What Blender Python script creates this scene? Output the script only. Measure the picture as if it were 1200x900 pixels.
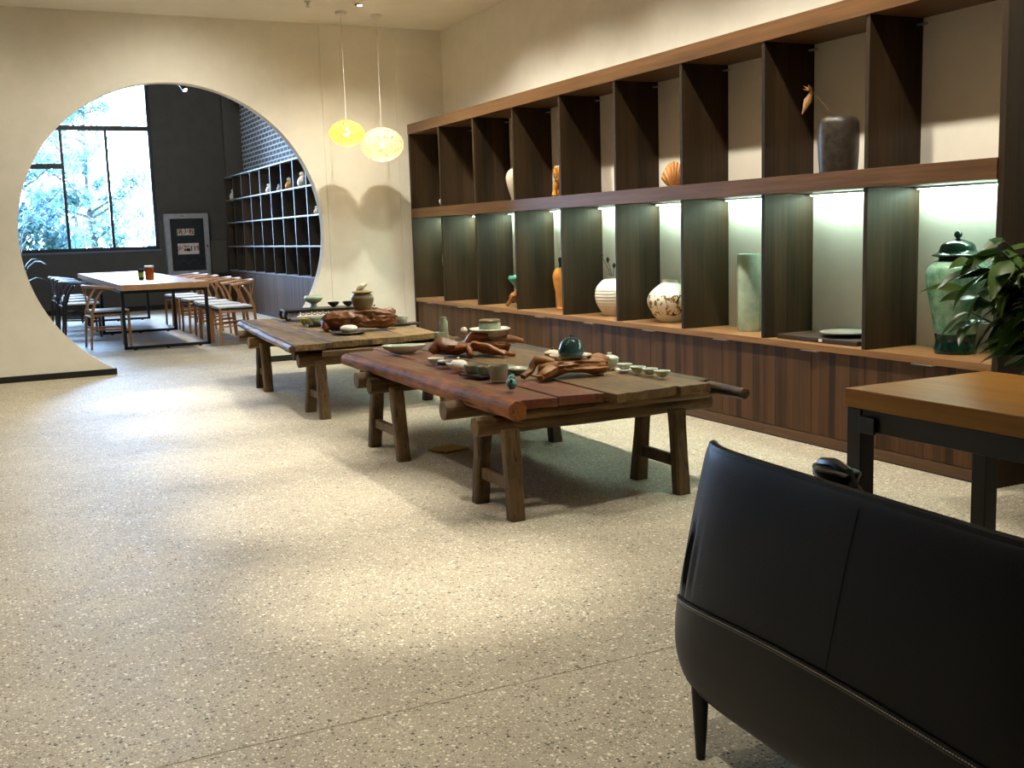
import bpy, bmesh, math, random
from mathutils import Vector, Matrix, noise

random.seed(7)
scene = bpy.context.scene
for o in list(bpy.data.objects):
    bpy.data.objects.remove(o, do_unlink=True)
COL = scene.collection
R = math.radians
PI = math.pi

# ------------------------------------------------------------------ camera
cam_data = bpy.data.cameras.new('camera')
cam = bpy.data.objects.new('camera', cam_data)
COL.objects.link(cam)
cam_data.sensor_width = 36.0
cam_data.lens = 36.0 * 1265.7 / 1200.0
cam_data.clip_end = 300
yaw, pitch, roll = 0.4520, 0.14115, -0.03098
fw = Vector((math.sin(yaw) * math.cos(pitch), math.cos(yaw) * math.cos(pitch), -math.sin(pitch)))
rt = Vector((math.cos(yaw), -math.sin(yaw), 0))
up = rt.cross(fw)
rt2 = rt * math.cos(roll) + up * math.sin(roll)
up2 = up * math.cos(roll) - rt * math.sin(roll)
cam.matrix_world = Matrix((
    (rt2.x, up2.x, -fw.x, 0), (rt2.y, up2.y, -fw.y, 0), (rt2.z, up2.z, -fw.z, 1.25), (0, 0, 0, 1)))
scene.camera = cam

# ------------------------------------------------------------------ world, exposure
world = bpy.data.worlds.new('world')
scene.world = world
world.use_nodes = True
bg = world.node_tree.nodes['Background']
bg.inputs[0].default_value = (0.44, 0.66, 1.0, 1)
SKY = 52.0
bg.inputs[1].default_value = SKY
scene.view_settings.view_transform = 'Standard'
scene.view_settings.look = 'None'
scene.view_settings.exposure = 0.0
scene.view_settings.gamma = 1.0
scene.view_settings.use_curve_mapping = False

WARM = (1.0, 0.95, 0.79)
SPOT_FLOOR = 470.0      # watts, row of downlights over the open floor
SPOT_SHELF = 176.0       # watts, row of downlights along the shelf
LED = 120.0              # emission of the strips under the middle board
SPOT_FILL = 335.0       # watts, added fill lights over the left floor and gate wall
PENDANT = 2.4           # watts, bulb of each hanging lamp

# ------------------------------------------------------------------ constants of the place (metres)
YB = 10.913             # back wall with the moon gate
TW = 0.13               # its thickness
XW = 4.587              # right wall
ZC = 3.36               # ceiling
XL, YR = -3.2, -2.6     # left wall, wall behind the camera
YF = 20.8               # far wall of the dining room
ZF = 4.7                # its ceiling
XFL = -1.6              # its left wall
XF, XB = 4.106, 4.474   # shelf front and back panel
SH0, SH1 = 3.405, 10.745  # shelf ends
BAYS = [4.246 + .8125 * k for k in range(8)]


def lin(r, g, b):
    def f(v):
        v /= 255.0
        return v / 12.92 if v <= .04045 else ((v + .055) / 1.055) ** 2.4
    return (f(r), f(g), f(b), 1)


# ================================================================== materials
class NT:
    def __init__(s, name):
        s.m = bpy.data.materials.new(name)
        s.m.use_nodes = True
        s.t = s.m.node_tree
        s.b = s.t.nodes['Principled BSDF']
        s.tc = None

    def n(s, kind, **kw):
        nd = s.t.nodes.new(kind)
        for k, v in kw.items():
            if hasattr(nd, k) and not k.startswith('i_'):
                setattr(nd, k, v)
            else:
                nd.inputs[k[2:] if k.startswith('i_') else k].default_value = v
        return nd

    def l(s, a, b):
        s.t.links.new(a, b)

    def obj(s):
        if not s.tc:
            s.tc = s.n('ShaderNodeTexCoord')
        return s.tc.outputs['Object']

    def mapped(s, scale):
        mp = s.n('ShaderNodeMapping')
        mp.inputs['Scale'].default_value = scale
        s.l(s.obj(), mp.inputs[0])
        return mp.outputs[0]

    def noise(s, vec, scale, detail=4, rough=.55):
        nd = s.n('ShaderNodeTexNoise')
        nd.inputs['Scale'].default_value = scale
        nd.inputs['Detail'].default_value = detail
        nd.inputs['Roughness'].default_value = rough
        if vec is not None:
            s.l(vec, nd.inputs['Vector'])
        return nd.outputs['Fac']

    def ramp(s, fac, stops, mode='LINEAR'):
        nd = s.n('ShaderNodeValToRGB')
        cr = nd.color_ramp
        cr.interpolation = mode
        while len(cr.elements) < len(stops):
            cr.elements.new(.5)
        for e, (p, c) in zip(cr.elements, stops):
            e.position = p
            e.color = c if len(c) == 4 else (*c, 1)
        s.l(fac, nd.inputs[0])
        return nd.outputs[0]

    def math(s, op, a, b=None):
        nd = s.n('ShaderNodeMath', operation=op)
        for i, v in enumerate((a, b)):
            if v is None:
                continue
            if isinstance(v, (int, float)):
                nd.inputs[i].default_value = v
            else:
                s.l(v, nd.inputs[i])
        return nd.outputs[0]

    def mix(s, fac, a, b, blend='MIX'):
        nd = s.n('ShaderNodeMix', data_type='RGBA', blend_type=blend)
        for i, v in ((0, fac), (6, a), (7, b)):
            if isinstance(v, (int, float)):
                nd.inputs[i].default_value = v
            elif isinstance(v, tuple):
                nd.inputs[i].default_value = v
            else:
                s.l(v, nd.inputs[i])
        return nd.outputs[2]

    def bump(s, h, strength=.3, dist=.01):
        nd = s.n('ShaderNodeBump')
        nd.inputs['Strength'].default_value = strength
        nd.inputs['Distance'].default_value = dist
        s.l(h, nd.inputs['Height'])
        s.l(nd.outputs[0], s.b.inputs['Normal'])

    def out(s, color=None, rough=.5, metal=0, spec=.5):
        if color is not None:
            if isinstance(color, tuple):
                s.b.inputs['Base Color'].default_value = color
            else:
                s.l(color, s.b.inputs['Base Color'])
        if isinstance(rough, (int, float)):
            s.b.inputs['Roughness'].default_value = rough
        else:
            s.l(rough, s.b.inputs['Roughness'])
        s.b.inputs['Metallic'].default_value = metal
        s.b.inputs['Specular IOR Level'].default_value = spec
        return s.m


def plain(name, c, rough=.5, metal=0, spec=.5, var=.12, scale=14, bump=0):
    """a colour with a little noise in it"""
    k = NT(name)
    nz = k.noise(k.obj(), scale, 3)
    dark = tuple(v * (1 - var) for v in c[:3]) + (1,)
    lite = tuple(min(1, v * (1 + var)) for v in c[:3]) + (1,)
    col = k.ramp(nz, [(.3, dark), (.7, lite)])
    if bump:
        k.bump(nz, bump, .01)
    return k.out(col, rough, metal, spec)


def glaze(name, c, c2=None, rough=.18, scale=9, spec=.5):
    k = NT(name)
    c2 = c2 or tuple(v * .75 for v in c[:3]) + (1,)
    nz = k.noise(k.obj(), scale, 5, .6)
    fine = k.noise(k.obj(), scale * 9, 2)
    f = k.math('ADD', k.math('MULTIPLY', nz, .8), k.math('MULTIPLY', fine, .2))
    return k.out(k.ramp(f, [(.35, c2), (.62, c)]), rough, 0, spec)


def wood(name, dark, lite, grain='z', stripes=0, rough=.45, spec=.4, fine=1.0, rand=0.0, bump=.15, mottle=0, sw=.2):
    """grain runs along the given axis; stripes = veneer strips per metre across it"""
    k = NT(name)
    hi, lo = 55 * fine, 2.2 * fine
    sc = {'x': (lo, hi, hi), 'y': (hi, lo, hi), 'z': (hi, hi, lo)}[grain]
    g = k.noise(k.mapped(sc), 1.0, 5, .6)
    sc2 = tuple(v * .16 for v in sc)
    g2 = k.noise(k.mapped(sc2), 1.0, 4, .6)
    f = k.math('ADD', k.math('MULTIPLY', g, .5), k.math('MULTIPLY', g2, .5))
    if stripes:
        sx = k.n('ShaderNodeSeparateXYZ')
        k.l(k.obj(), sx.inputs[0])
        u = {'z': k.math('ADD', sx.outputs[0], sx.outputs[1]), 'y': sx.outputs[2], 'x': sx.outputs[2]}[grain]
        vo = k.n('ShaderNodeTexVoronoi', voronoi_dimensions='1D')
        vo.inputs['Scale'].default_value = stripes
        k.l(u, vo.inputs['W'])
        sp = k.n('ShaderNodeSeparateXYZ')
        k.l(vo.outputs['Color'], sp.inputs[0])
        f = k.math('ADD', k.math('MULTIPLY', f, 1 - sw), k.math('MULTIPLY', sp.outputs[0], sw))
    if mottle:      # knots, stains and weathering
        kn = k.noise(k.obj(), 7, 6, .7)
        f = k.math('ADD', f, k.math('MULTIPLY', k.math('SUBTRACT', kn, .5), mottle * 6))
        crack = k.noise(k.mapped(tuple(v * 1.6 for v in sc)), 1.0, 2, .5)
        f = k.math('SUBTRACT', f, k.math('MULTIPLY', k.math('GREATER_THAN', crack, .66), mottle * 2.5))
    if rand:
        oi = k.n('ShaderNodeObjectInfo')
        f = k.math('ADD', f, k.math('MULTIPLY', k.math('SUBTRACT', oi.outputs['Random'], .5), rand))
    if bump:
        k.bump(g, bump, .004)
    return k.out(k.ramp(f, [(.28, dark), (.72, lite)]), rough, 0, spec)


def emit(name, c, strength):
    k = NT(name)
    k.b.inputs['Base Color'].default_value = (.8, .8, .8, 1)
    k.b.inputs['Emission Color'].default_value = c
    k.b.inputs['Emission Strength'].default_value = strength
    return k.m


M = {}
# plaster
M['plaster'] = plain('plaster', lin(244, 238, 226), .85, 0, .2, .03, 6, .04)
M['ceiling'] = plain('ceiling_paint', lin(240, 234, 222), .9, 0, .2, .02, 4)
M['dark_paint'] = plain('dark_grey_paint', lin(94, 91, 89), .8, 0, .25, .08, 5)
M['column_paint'] = plain('column_paint', lin(98, 95, 91), .8, 0, .25, .06, 5)
M['black_strip'] = plain('black_strip', lin(22, 22, 22), .5)
M['seam'] = plain('seam_filler', lin(70, 62, 50), .9)


def terrazzo():
    k = NT('terrazzo')
    v = k.obj()
    warp = k.n('ShaderNodeTexNoise')
    warp.inputs['Scale'].default_value = 60
    k.l(v, warp.inputs['Vector'])
    vv = k.n('ShaderNodeVectorMath', operation='MULTIPLY_ADD')
    k.l(warp.outputs['Color'], vv.inputs[0])
    vv.inputs[1].default_value = (.008, .008, .008)
    k.l(v, vv.inputs[2])
    v2 = vv.outputs[0]
    base = k.ramp(k.noise(v, 3.0, 5), [(.3, lin(168, 156, 137)), (.7, lin(188, 177, 156))])
    col = base
    for scale, thr, stops, keep in (
            (74, .34, [(0, lin(84, 78, 70)), (.16, lin(128, 116, 100)), (.30, lin(180, 170, 150)), (.60, lin(236, 230, 214)), (.88, lin(160, 140, 110))], .68),
            (150, .34, [(0, lin(88, 80, 70)), (.22, lin(222, 214, 196)), (.6, lin(156, 146, 128)), (.8, lin(242, 236, 222))], .66)):
        vo = k.n('ShaderNodeTexVoronoi')
        vo.inputs['Scale'].default_value = scale
        k.l(v2, vo.inputs['Vector'])
        sp = k.n('ShaderNodeSeparateXYZ')
        k.l(vo.outputs['Color'], sp.inputs[0])
        chip = k.ramp(sp.outputs[0], stops, 'CONSTANT')
        size = k.math('MULTIPLY', sp.outputs[1], thr)
        inside = k.math('LESS_THAN', vo.outputs['Distance'], k.math('ADD', size, .12))
        on = k.math('MULTIPLY', inside, k.math('LESS_THAN', sp.outputs[2], keep + .2))
        col = k.mix(on, col, chip)
    rough = k.math('ADD', k.math('MULTIPLY', k.noise(v, 8, 4), .25), .42)
    return k.out(col, rough, 0, .4)


M['terrazzo'] = terrazzo()
M['joint'] = plain('floor_joint', lin(168, 154, 130), .7)
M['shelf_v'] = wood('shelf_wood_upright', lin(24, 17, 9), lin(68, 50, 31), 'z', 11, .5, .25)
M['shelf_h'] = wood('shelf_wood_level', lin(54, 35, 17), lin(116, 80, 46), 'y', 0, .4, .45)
M['door'] = wood('cabinet_veneer', lin(46, 28, 13), lin(98, 66, 36), 'z', 18, .5, .2, sw=.32)
M['worktop'] = wood('worktop_wood', lin(112, 76, 46), lin(176, 128, 84), 'y', 0, .35, .5)
M['back_panel'] = plain('back_panel_paint', lin(232, 224, 210), .8, 0, .2, .03, 5)
M['led'] = emit('led_strip_light', (.66, 1.0, .84, 1), LED)
M['metal_grey'] = plain('brushed_metal', lin(176, 172, 164), .4, .6)
M['metal_black'] = plain('black_steel', lin(20, 21, 22), .45, .2, .4)
M['white_metal'] = plain('white_lacquer', lin(226, 220, 208), .4)

# old timber
M['old_log'] = wood('old_log', lin(52, 30, 16), lin(152, 94, 50), 'y', 0, .6, .22, .9, .1, .8, .12)
M['old_plank'] = wood('old_plank', lin(34, 24, 12), lin(112, 84, 46), 'y', 0, .55, .35, .9, .3, .8, .1)
M['pale_plank'] = wood('pale_old_plank', lin(66, 50, 32), lin(168, 136, 92), 'y', 0, .55, .35, .9, .3, .8, .1)
M['old_leg'] = wood('old_leg', lin(42, 32, 21), lin(112, 88, 58), 'z', 0, .65, .3, .9, .25, .8, .1)
M['old_beam'] = wood('old_beam', lin(42, 32, 20), lin(116, 88, 54), 'x', 0, .65, .3, .9, .25, .8, .1)


def red_plank():
    k = NT('red_worn_plank')
    g = k.noise(k.mapped((26, 1.2, 26)), 1.0, 5)
    woodc = k.ramp(g, [(.3, lin(70, 42, 24)), (.7, lin(132, 88, 52))])
    red = k.ramp(k.noise(k.obj(), 16, 4), [(.3, lin(84, 32, 22)), (.7, lin(120, 54, 38))])
    patch = k.ramp(k.noise(k.mapped((3, 1.3, 3)), 1.0, 5, .6), [(.44, (0, 0, 0, 1)), (.58, (.85, .85, .85, 1))])
    k.bump(g, .4, .004)
    return k.out(k.mix(patch, woodc, red), .5, 0, .4)


M['red_plank'] = red_plank()
M['driftwood'] = wood('driftwood', lin(58, 30, 13), lin(176, 106, 52), 'x', 0, .42, .5, .6, .15, .6)
M['driftwood_pale'] = wood('driftwood_pale', lin(88, 54, 26), lin(196, 138, 80), 'x', 0, .5, .4, .6, .15, .6)
M['desk_wood'] = wood('desk_wood', lin(132, 82, 22), lin(172, 122, 38), 'y', 0, .42, .25, .7)
M['oak'] = wood('oak', lin(150, 96, 50), lin(206, 148, 90), 'z', 0, .4, .5, 1)
M['chair_backlit'] = wood('backlit_chair_wood', lin(30, 20, 16), lin(64, 44, 34), 'z', 0, .4, .5, 1)  # chairs against the window: backlit shade put into the wood colour
M['table_oak'] = wood('table_oak', lin(176, 118, 66), lin(214, 162, 108), 'y', 0, .3, 1.0, 1)
M['table_oak'].node_tree.nodes['Principled BSDF'].inputs['Coat Weight'].default_value = .6
M['table_oak'].node_tree.nodes['Principled BSDF'].inputs['Coat Roughness'].default_value = .25
M['black_wood'] = wood('black_wood', lin(20, 14, 11), lin(50, 36, 28), 'x', 0, .35, .5, 1)
M['tray_black'] = plain('black_tray', lin(24, 20, 18), .4)
M['tray_brown'] = plain('dark_brown_tray', lin(58, 44, 34), .5)

# ceramics
M['celadon'] = glaze('celadon', lin(190, 208, 186), lin(158, 182, 162))
M['celadon_pale'] = glaze('pale_celadon', lin(222, 230, 216), lin(198, 212, 196))
M['celadon_grey'] = glaze('grey_celadon', lin(174, 178, 156), lin(140, 146, 124))
M['blue_glaze'] = glaze('blue_grey_glaze', lin(150, 166, 186), lin(110, 130, 158))
M['lime_glaze'] = glaze('lime_glaze', lin(186, 190, 118), lin(140, 150, 84))
M['white_glaze'] = glaze('white_glaze', lin(250, 247, 240), lin(234, 228, 216))
M['cream_glaze'] = glaze('cream_glaze', lin(226, 216, 194), lin(200, 188, 164))
M['teal_glaze'] = glaze('teal_glaze', lin(44, 76, 78), lin(18, 36, 40), .12)
M['turquoise'] = glaze('turquoise_glaze', lin(96, 178, 156), lin(58, 128, 112), .15)
M['bird_glaze'] = glaze('bird_glaze', lin(120, 176, 168), lin(60, 110, 108), .12)
M['jar_green'] = glaze('mottled_green_glaze', lin(146, 184, 156), lin(70, 122, 100), .16, 14)
M['jar_dark'] = glaze('dark_green_glaze', lin(24, 62, 50), lin(10, 30, 24), .14)
M['olive_glaze'] = glaze('olive_glaze', lin(136, 124, 88), lin(108, 96, 66), .35)
M['yellow_olive'] = glaze('yellow_olive_glaze', lin(176, 160, 104), lin(140, 124, 76), .3)
M['orange_glaze'] = glaze('orange_glaze', lin(228, 164, 84), lin(200, 130, 58), .2)
M['amber'] = glaze('amber_glaze', lin(236, 170, 70), lin(150, 84, 26), .25, 22)
M['tan_clay'] = glaze('tan_clay', lin(226, 164, 100), lin(196, 130, 72), .55)
M['black_clay'] = glaze('black_clay', lin(66, 56, 44), lin(34, 30, 26), .4, 30)
M['brown_glaze'] = glaze('brown_glaze', lin(132, 108, 76), lin(90, 72, 48), .3)
M['dark_cup'] = glaze('dark_cup_glaze', lin(62, 54, 46), lin(36, 30, 26), .3)
M['dry_flower'] = plain('dried_flower', lin(150, 108, 62), .8)
M['twig'] = plain('twig', lin(96, 66, 40), .8)
M['twig_dark'] = plain('dark_twig', lin(44, 42, 34), .8)


def floral():
    k = NT('floral_glaze')
    sx = k.n('ShaderNodeSeparateXYZ')
    k.l(k.obj(), sx.inputs[0])
    n1 = k.noise(k.mapped((22, 22, 16)), 1.0, 4, .7)
    lo = k.math('LESS_THAN', sx.outputs[2], .195)
    hi = k.math('GREATER_THAN', sx.outputs[2], .05)
    band = k.math('MULTIPLY', lo, hi)
    f = k.math('MULTIPLY', k.math('GREATER_THAN', n1, .54), band)
    br = k.ramp(k.noise(k.obj(), 30, 2), [(.35, lin(70, 46, 20)), (.65, lin(170, 124, 52))])
    return k.out(k.mix(f, lin(232, 228, 208), br), .2, 0, .5)


M['floral'] = floral()


def leather():
    k = NT('black_leather')
    vo = k.n('ShaderNodeTexVoronoi')
    vo.inputs['Scale'].default_value = 260
    k.l(k.obj(), vo.inputs['Vector'])
    nz = k.noise(k.obj(), 4, 3)
    k.bump(vo.outputs['Distance'], .12, .002)
    return k.out(k.ramp(nz, [(.3, lin(10, 9, 9)), (.7, lin(17, 16, 14))]), k.math('ADD', k.math('MULTIPLY', nz, .15), .36), 0, .22)


M['leather'] = leather()
M['leather_gloss'] = plain('glossy_black_leather', lin(9, 9, 9), .3, 0, .35)
M['thread'] = plain('thread', lin(150, 140, 122), .6)
M['seat_white'] = plain('white_seat_fabric', lin(222, 222, 222), .8, 0, .2, .04, 40)
M['seat_black'] = plain('black_seat_edge', lin(24, 24, 26), .6)
M['yellow_card'] = plain('yellow_card', lin(176, 140, 52), .7)
M['soil'] = plain('soil', lin(52, 38, 26), .95)
M['pot_dark'] = plain('dark_planter', lin(46, 44, 42), .5)
M['amber_drink'] = glaze('amber_drink', lin(196, 104, 24), lin(140, 60, 12), .1)
M['green_label'] = plain('green_label', lin(140, 170, 40), .5)
M['dark_glass'] = plain('dark_bottle_glass', lin(26, 30, 26), .12)
M['alu'] = plain('aluminium', lin(176, 176, 182), .4, .3)
M['cab_dark'] = plain('cabinet_dark_door', lin(112, 112, 114), .5)
M['sign_white'] = plain('sign_white', lin(226, 226, 218), .5)
M['sign_green'] = plain('sign_green', lin(70, 150, 110), .5)
M['sign_red'] = plain('sign_red', lin(170, 14, 36), .5)
M['hose'] = plain('hose', lin(150, 150, 150), .6)
M['window_frame'] = plain('window_frame', lin(44, 44, 54), .4)
M['sill'] = plain('window_sill', lin(120, 130, 160), .5)
M['grass'] = plain('grass', lin(96, 130, 80), .9, 0, .2, .3, 3)
M['bark'] = plain('bark', lin(70, 62, 58), .9)


def leafmat(name, c1, c2, rough=.35, spec=.5, trans=.0):
    k = NT(name)
    oi = k.n('ShaderNodeObjectInfo')
    nz = k.noise(k.obj(), 12, 2)
    f = k.math('ADD', k.math('MULTIPLY', oi.outputs['Random'], .6), k.math('MULTIPLY', nz, .4))
    c = k.ramp(f, [(.25, c1), (.75, c2)])
    k.out(c, rough, 0, spec)
    if trans:
        tr = k.n('ShaderNodeBsdfTranslucent')
        k.l(c, tr.inputs[0])
        mx = k.n('ShaderNodeMixShader')
        mx.inputs[0].default_value = trans
        k.l(k.b.outputs[0], mx.inputs[1])
        k.l(tr.outputs[0], mx.inputs[2])
        k.l(mx.outputs[0], k.t.nodes['Material Output'].inputs[0])
    return k.m


M['leaf'] = leafmat('houseplant_leaf', lin(24, 46, 16), lin(78, 104, 40), .3, .5, .2)
M['leaf_tree'] = leafmat('tree_leaf', lin(84, 112, 122), lin(150, 176, 172), .6, .3, .4)
M['palm'] = leafmat('palm_leaf', lin(20, 52, 26), lin(60, 100, 50), .4, .5, .2)


def brickmat():
    k = NT('whitewashed_brick')
    sx = k.n('ShaderNodeSeparateXYZ')
    k.l(k.obj(), sx.inputs[0])
    cb = k.n('ShaderNodeCombineXYZ')
    k.l(sx.outputs[1], cb.inputs[0])
    k.l(sx.outputs[2], cb.inputs[1])
    br = k.n('ShaderNodeTexBrick')
    k.l(cb.outputs[0], br.inputs['Vector'])
    br.inputs['Color1'].default_value = lin(120, 122, 130)
    br.inputs['Color2'].default_value = lin(92, 94, 104)
    br.inputs['Mortar'].default_value = lin(226, 226, 226)
    br.inputs['Scale'].default_value = 1
    br.inputs['Brick Width'].default_value = .24
    br.inputs['Row Height'].default_value = .082
    br.inputs['Mortar Size'].default_value = .014
    k.bump(br.outputs['Fac'], .5, -.01)
    return k.out(br.outputs['Color'], .8, 0, .3)


M['brick'] = brickmat()


def glassmat(name, tint=(.96, .98, 1, 1), fac=.06):
    k = NT(name)
    tr = k.n('ShaderNodeBsdfTransparent')
    tr.inputs[0].default_value = tint
    gl = k.n('ShaderNodeBsdfGlossy')
    gl.inputs['Roughness'].default_value = .02
    fr = k.n('ShaderNodeFresnel')
    fr.inputs['IOR'].default_value = 1.3
    mx = k.n('ShaderNodeMixShader')
    k.l(fr.outputs[0], mx.inputs[0])
    k.l(tr.outputs[0], mx.inputs[1])
    k.l(gl.outputs[0], mx.inputs[2])
    k.l(mx.outputs[0], k.t.nodes['Material Output'].inputs[0])
    return k.m


M['glass'] = glassmat('window_glass')
M['glass_dark'] = glassmat('tinted_glass', (.7, .71, .74, 1))


def shademat(name, c):
    k = NT(name)
    d = k.n('ShaderNodeBsdfDiffuse')
    d.inputs[0].default_value = c
    t = k.n('ShaderNodeBsdfTranslucent')
    t.inputs[0].default_value = c
    mx = k.n('ShaderNodeMixShader')
    mx.inputs[0].default_value = .55
    k.l(d.outputs[0], mx.inputs[1])
    k.l(t.outputs[0], mx.inputs[2])
    k.l(mx.outputs[0], k.t.nodes['Material Output'].inputs[0])
    return k.m


M['shade_yellow'] = shademat('yellow_paper_strands', (.80, .60, .20, 1))
M['shade_white'] = shademat('white_paper_strands', (.88, .82, .60, 1))
M['bulb'] = emit('lamp_bulb', (1, .85, .55, 1), 14)
M['spot_face'] = emit('spotlight_face', (1, .9, .75, 1), 9)


# ================================================================== mesh helpers
class MB:
    def __init__(s):
        s.v, s.f = [], []

    def add(s, vs, fs, Mx=None):
        o = len(s.v)
        for p in vs:
            p = Vector(p)
            s.v.append(tuple(Mx @ p) if Mx else tuple(p))
        s.f += [tuple(i + o for i in q) for q in fs]
        return s

    def box(s, x0, x1, y0, y1, z0, z1, Mx=None):
        vs = [(x, y, z) for z in (z0, z1) for y in (y0, y1) for x in (x0, x1)]
        return s.add(vs, [(0, 2, 3, 1), (4, 5, 7, 6), (0, 1, 5, 4), (2, 6, 7, 3), (0, 4, 6, 2), (1, 3, 7, 5)], Mx)

    def lathe(s, prof, seg=28, Mx=None, sx=1, sy=1, fn=None):
        vs, fs = [], []
        for r, z in prof:
            for i in range(seg):
                a = 2 * PI * i / seg
                rr = r * (fn(a, z) if fn else 1)
                vs.append((rr * math.cos(a) * sx, rr * math.sin(a) * sy, z))
        n = len(prof)
        for j in range(n - 1):
            for i in range(seg):
                k = (i + 1) % seg
                fs.append((j * seg + i, j * seg + k, (j + 1) * seg + k, (j + 1) * seg + i))
        if prof[0][0] > 1e-5:
            fs.append(tuple(range(seg - 1, -1, -1)))
        if prof[-1][0] > 1e-5:
            fs.append(tuple((n - 1) * seg + i for i in range(seg)))
        return s.add(vs, fs, Mx)

    def tube(s, pts, rad, seg=8, Mx=None, squash=1.0, wob=0):
        pts = [Vector(p) for p in pts]
        if isinstance(rad, (int, float)):
            rad = [rad] * len(pts)
        vs, fs = [], []
        ref = None
        for i, p in enumerate(pts):
            d = (pts[min(i + 1, len(pts) - 1)] - pts[max(i - 1, 0)]).normalized()
            if ref is None:
                ref = Vector((0, 0, 1)) if abs(d.z) < .9 else Vector((1, 0, 0))
            a = d.cross(ref).normalized()
            b = a.cross(d).normalized()
            ref = b
            for k in range(seg):
                t = 2 * PI * k / seg
                r = rad[i]
                if wob:
                    q = p * 9 + Vector((math.cos(t), math.sin(t), k))
                    r *= 1 + wob * noise.noise(q)
                vs.append(p + a * (math.cos(t) * r) + b * (math.sin(t) * r * squash))
        n = len(pts)
        for j in range(n - 1):
            for k in range(seg):
                q = (k + 1) % seg
                fs.append((j * seg + k, j * seg + q, (j + 1) * seg + q, (j + 1) * seg + k))
        fs.append(tuple(range(seg - 1, -1, -1)))
        fs.append(tuple((n - 1) * seg + k for k in range(seg)))
        return s.add(vs, fs, Mx)

    def grid(s, fn, nu, nv, Mx=None):
        vs = [fn(i / nu, j / nv) for j in range(nv + 1) for i in range(nu + 1)]
        fs = [(j * (nu + 1) + i, j * (nu + 1) + i + 1, (j + 1) * (nu + 1) + i + 1, (j + 1) * (nu + 1) + i)
              for j in range(nv) for i in range(nu)]
        return s.add(vs, fs, Mx)

    def mesh(s, name, mat, smooth=False, angle=40):
        me = bpy.data.meshes.new(name)
        me.from_pydata(s.v, [], s.f)
        bm = bmesh.new()
        bm.from_mesh(me)
        bmesh.ops.remove_doubles(bm, verts=bm.verts, dist=1e-6)
        bmesh.ops.recalc_face_normals(bm, faces=bm.faces)
        bm.to_mesh(me)
        bm.free()
        if smooth:
            me.polygons.foreach_set('use_smooth', [True] * len(me.polygons))
            me.set_sharp_from_angle(angle=R(angle))
        me.materials.append(mat if not isinstance(mat, str) else M[mat])
        return me

    def build(s, name, mat, parent=None, smooth=False, bevel=0, loc=None, rotz=0, angle=40):
        o = bpy.data.objects.new(name, s.mesh(name, mat, smooth, angle))
        COL.objects.link(o)
        if parent:
            o.parent = parent
        if loc:
            o.location = loc
        if rotz:
            o.rotation_euler[2] = rotz
        if bevel:
            b = o.modifiers.new('bevel', 'BEVEL')
            b.width = bevel
            b.segments = 2
            b.limit_method = 'ANGLE'
        return o


def tag(o, label, cat, group=None):
    o['label'] = label
    o['category'] = cat
    if group:
        o['group'] = group
    return o


def struct(o):
    o['kind'] = 'structure'
    return o


def thing(name, label, cat, loc=(0, 0, 0), rotz=0, group=None):
    o = bpy.data.objects.new(name, None)
    o.empty_display_size = .1
    COL.objects.link(o)
    o.location = loc
    o.rotation_euler = (0, 0, rotz)
    return tag(o, label, cat, group)


def empty_struct(name, loc=(0, 0, 0)):
    o = bpy.data.objects.new(name, None)
    COL.objects.link(o)
    o.location = loc
    return struct(o)


def dup(root, loc, rotz, label=None):
    r = root.copy()
    COL.objects.link(r)
    r.location = loc
    r.rotation_euler = (0, 0, rotz)
    if label:
        r['label'] = label
    for ch in list(root.children):
        c = ch.copy()
        COL.objects.link(c)
        c.parent = r
        for g in ch.children:
            d = g.copy()
            COL.objects.link(d)
            d.parent = c
    return r


def box(name, mat, x0, x1, y0, y1, z0, z1, parent=None, bevel=0):
    return MB().box(x0, x1, y0, y1, z0, z1).build(name, mat, parent, bevel=bevel)


def T(x, y, z, rz=0, s=1):
    return Matrix.Translation((x, y, z)) @ Matrix.Rotation(rz, 4, 'Z') @ Matrix.Scale(s, 4)


# ================================================================== the setting
fl = struct(box('floor', 'joint', XL, XW + .1, YR, YF + .2, -.14, -.0015))
for y0, y1 in ((YR, 2.576), (2.582, YB + .06), (YB + .066, YF + .2)):
    box('slab', 'terrazzo', XL, XW + .1, y0, y1, -.1, 0, fl)
struct(box('ceiling', 'ceiling', XL - .1, XW + .1, YR - .1, YB + TW, ZC, ZC + .12))
struct(box('trim_1', 'ceiling', XL, 1.12, YR, 10.45, ZC - .012, ZC - .0001))
struct(box('wall_right', 'plaster', XW, XW + .12, YR, YB + TW, 0, ZC))
M['bounce_dark'] = plain('bounce_cutting_dark', lin(96, 86, 74), .85, 0, .2, .05, 4)  # unseen walls coloured dark to cut the light bounced into the shelf
struct(box('wall_left', 'bounce_dark', XL - .12, XL, YR, YB + TW, 0, ZC))
struct(box('wall_rear', 'bounce_dark', XL - .12, XW + .12, YR - .12, YR, 0, ZC))

# back wall with the round moon gate
GX, GZ, GR = 1.774, 1.312, 1.433
SEAM1, SEAM2 = 3.262, 4.056


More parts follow.
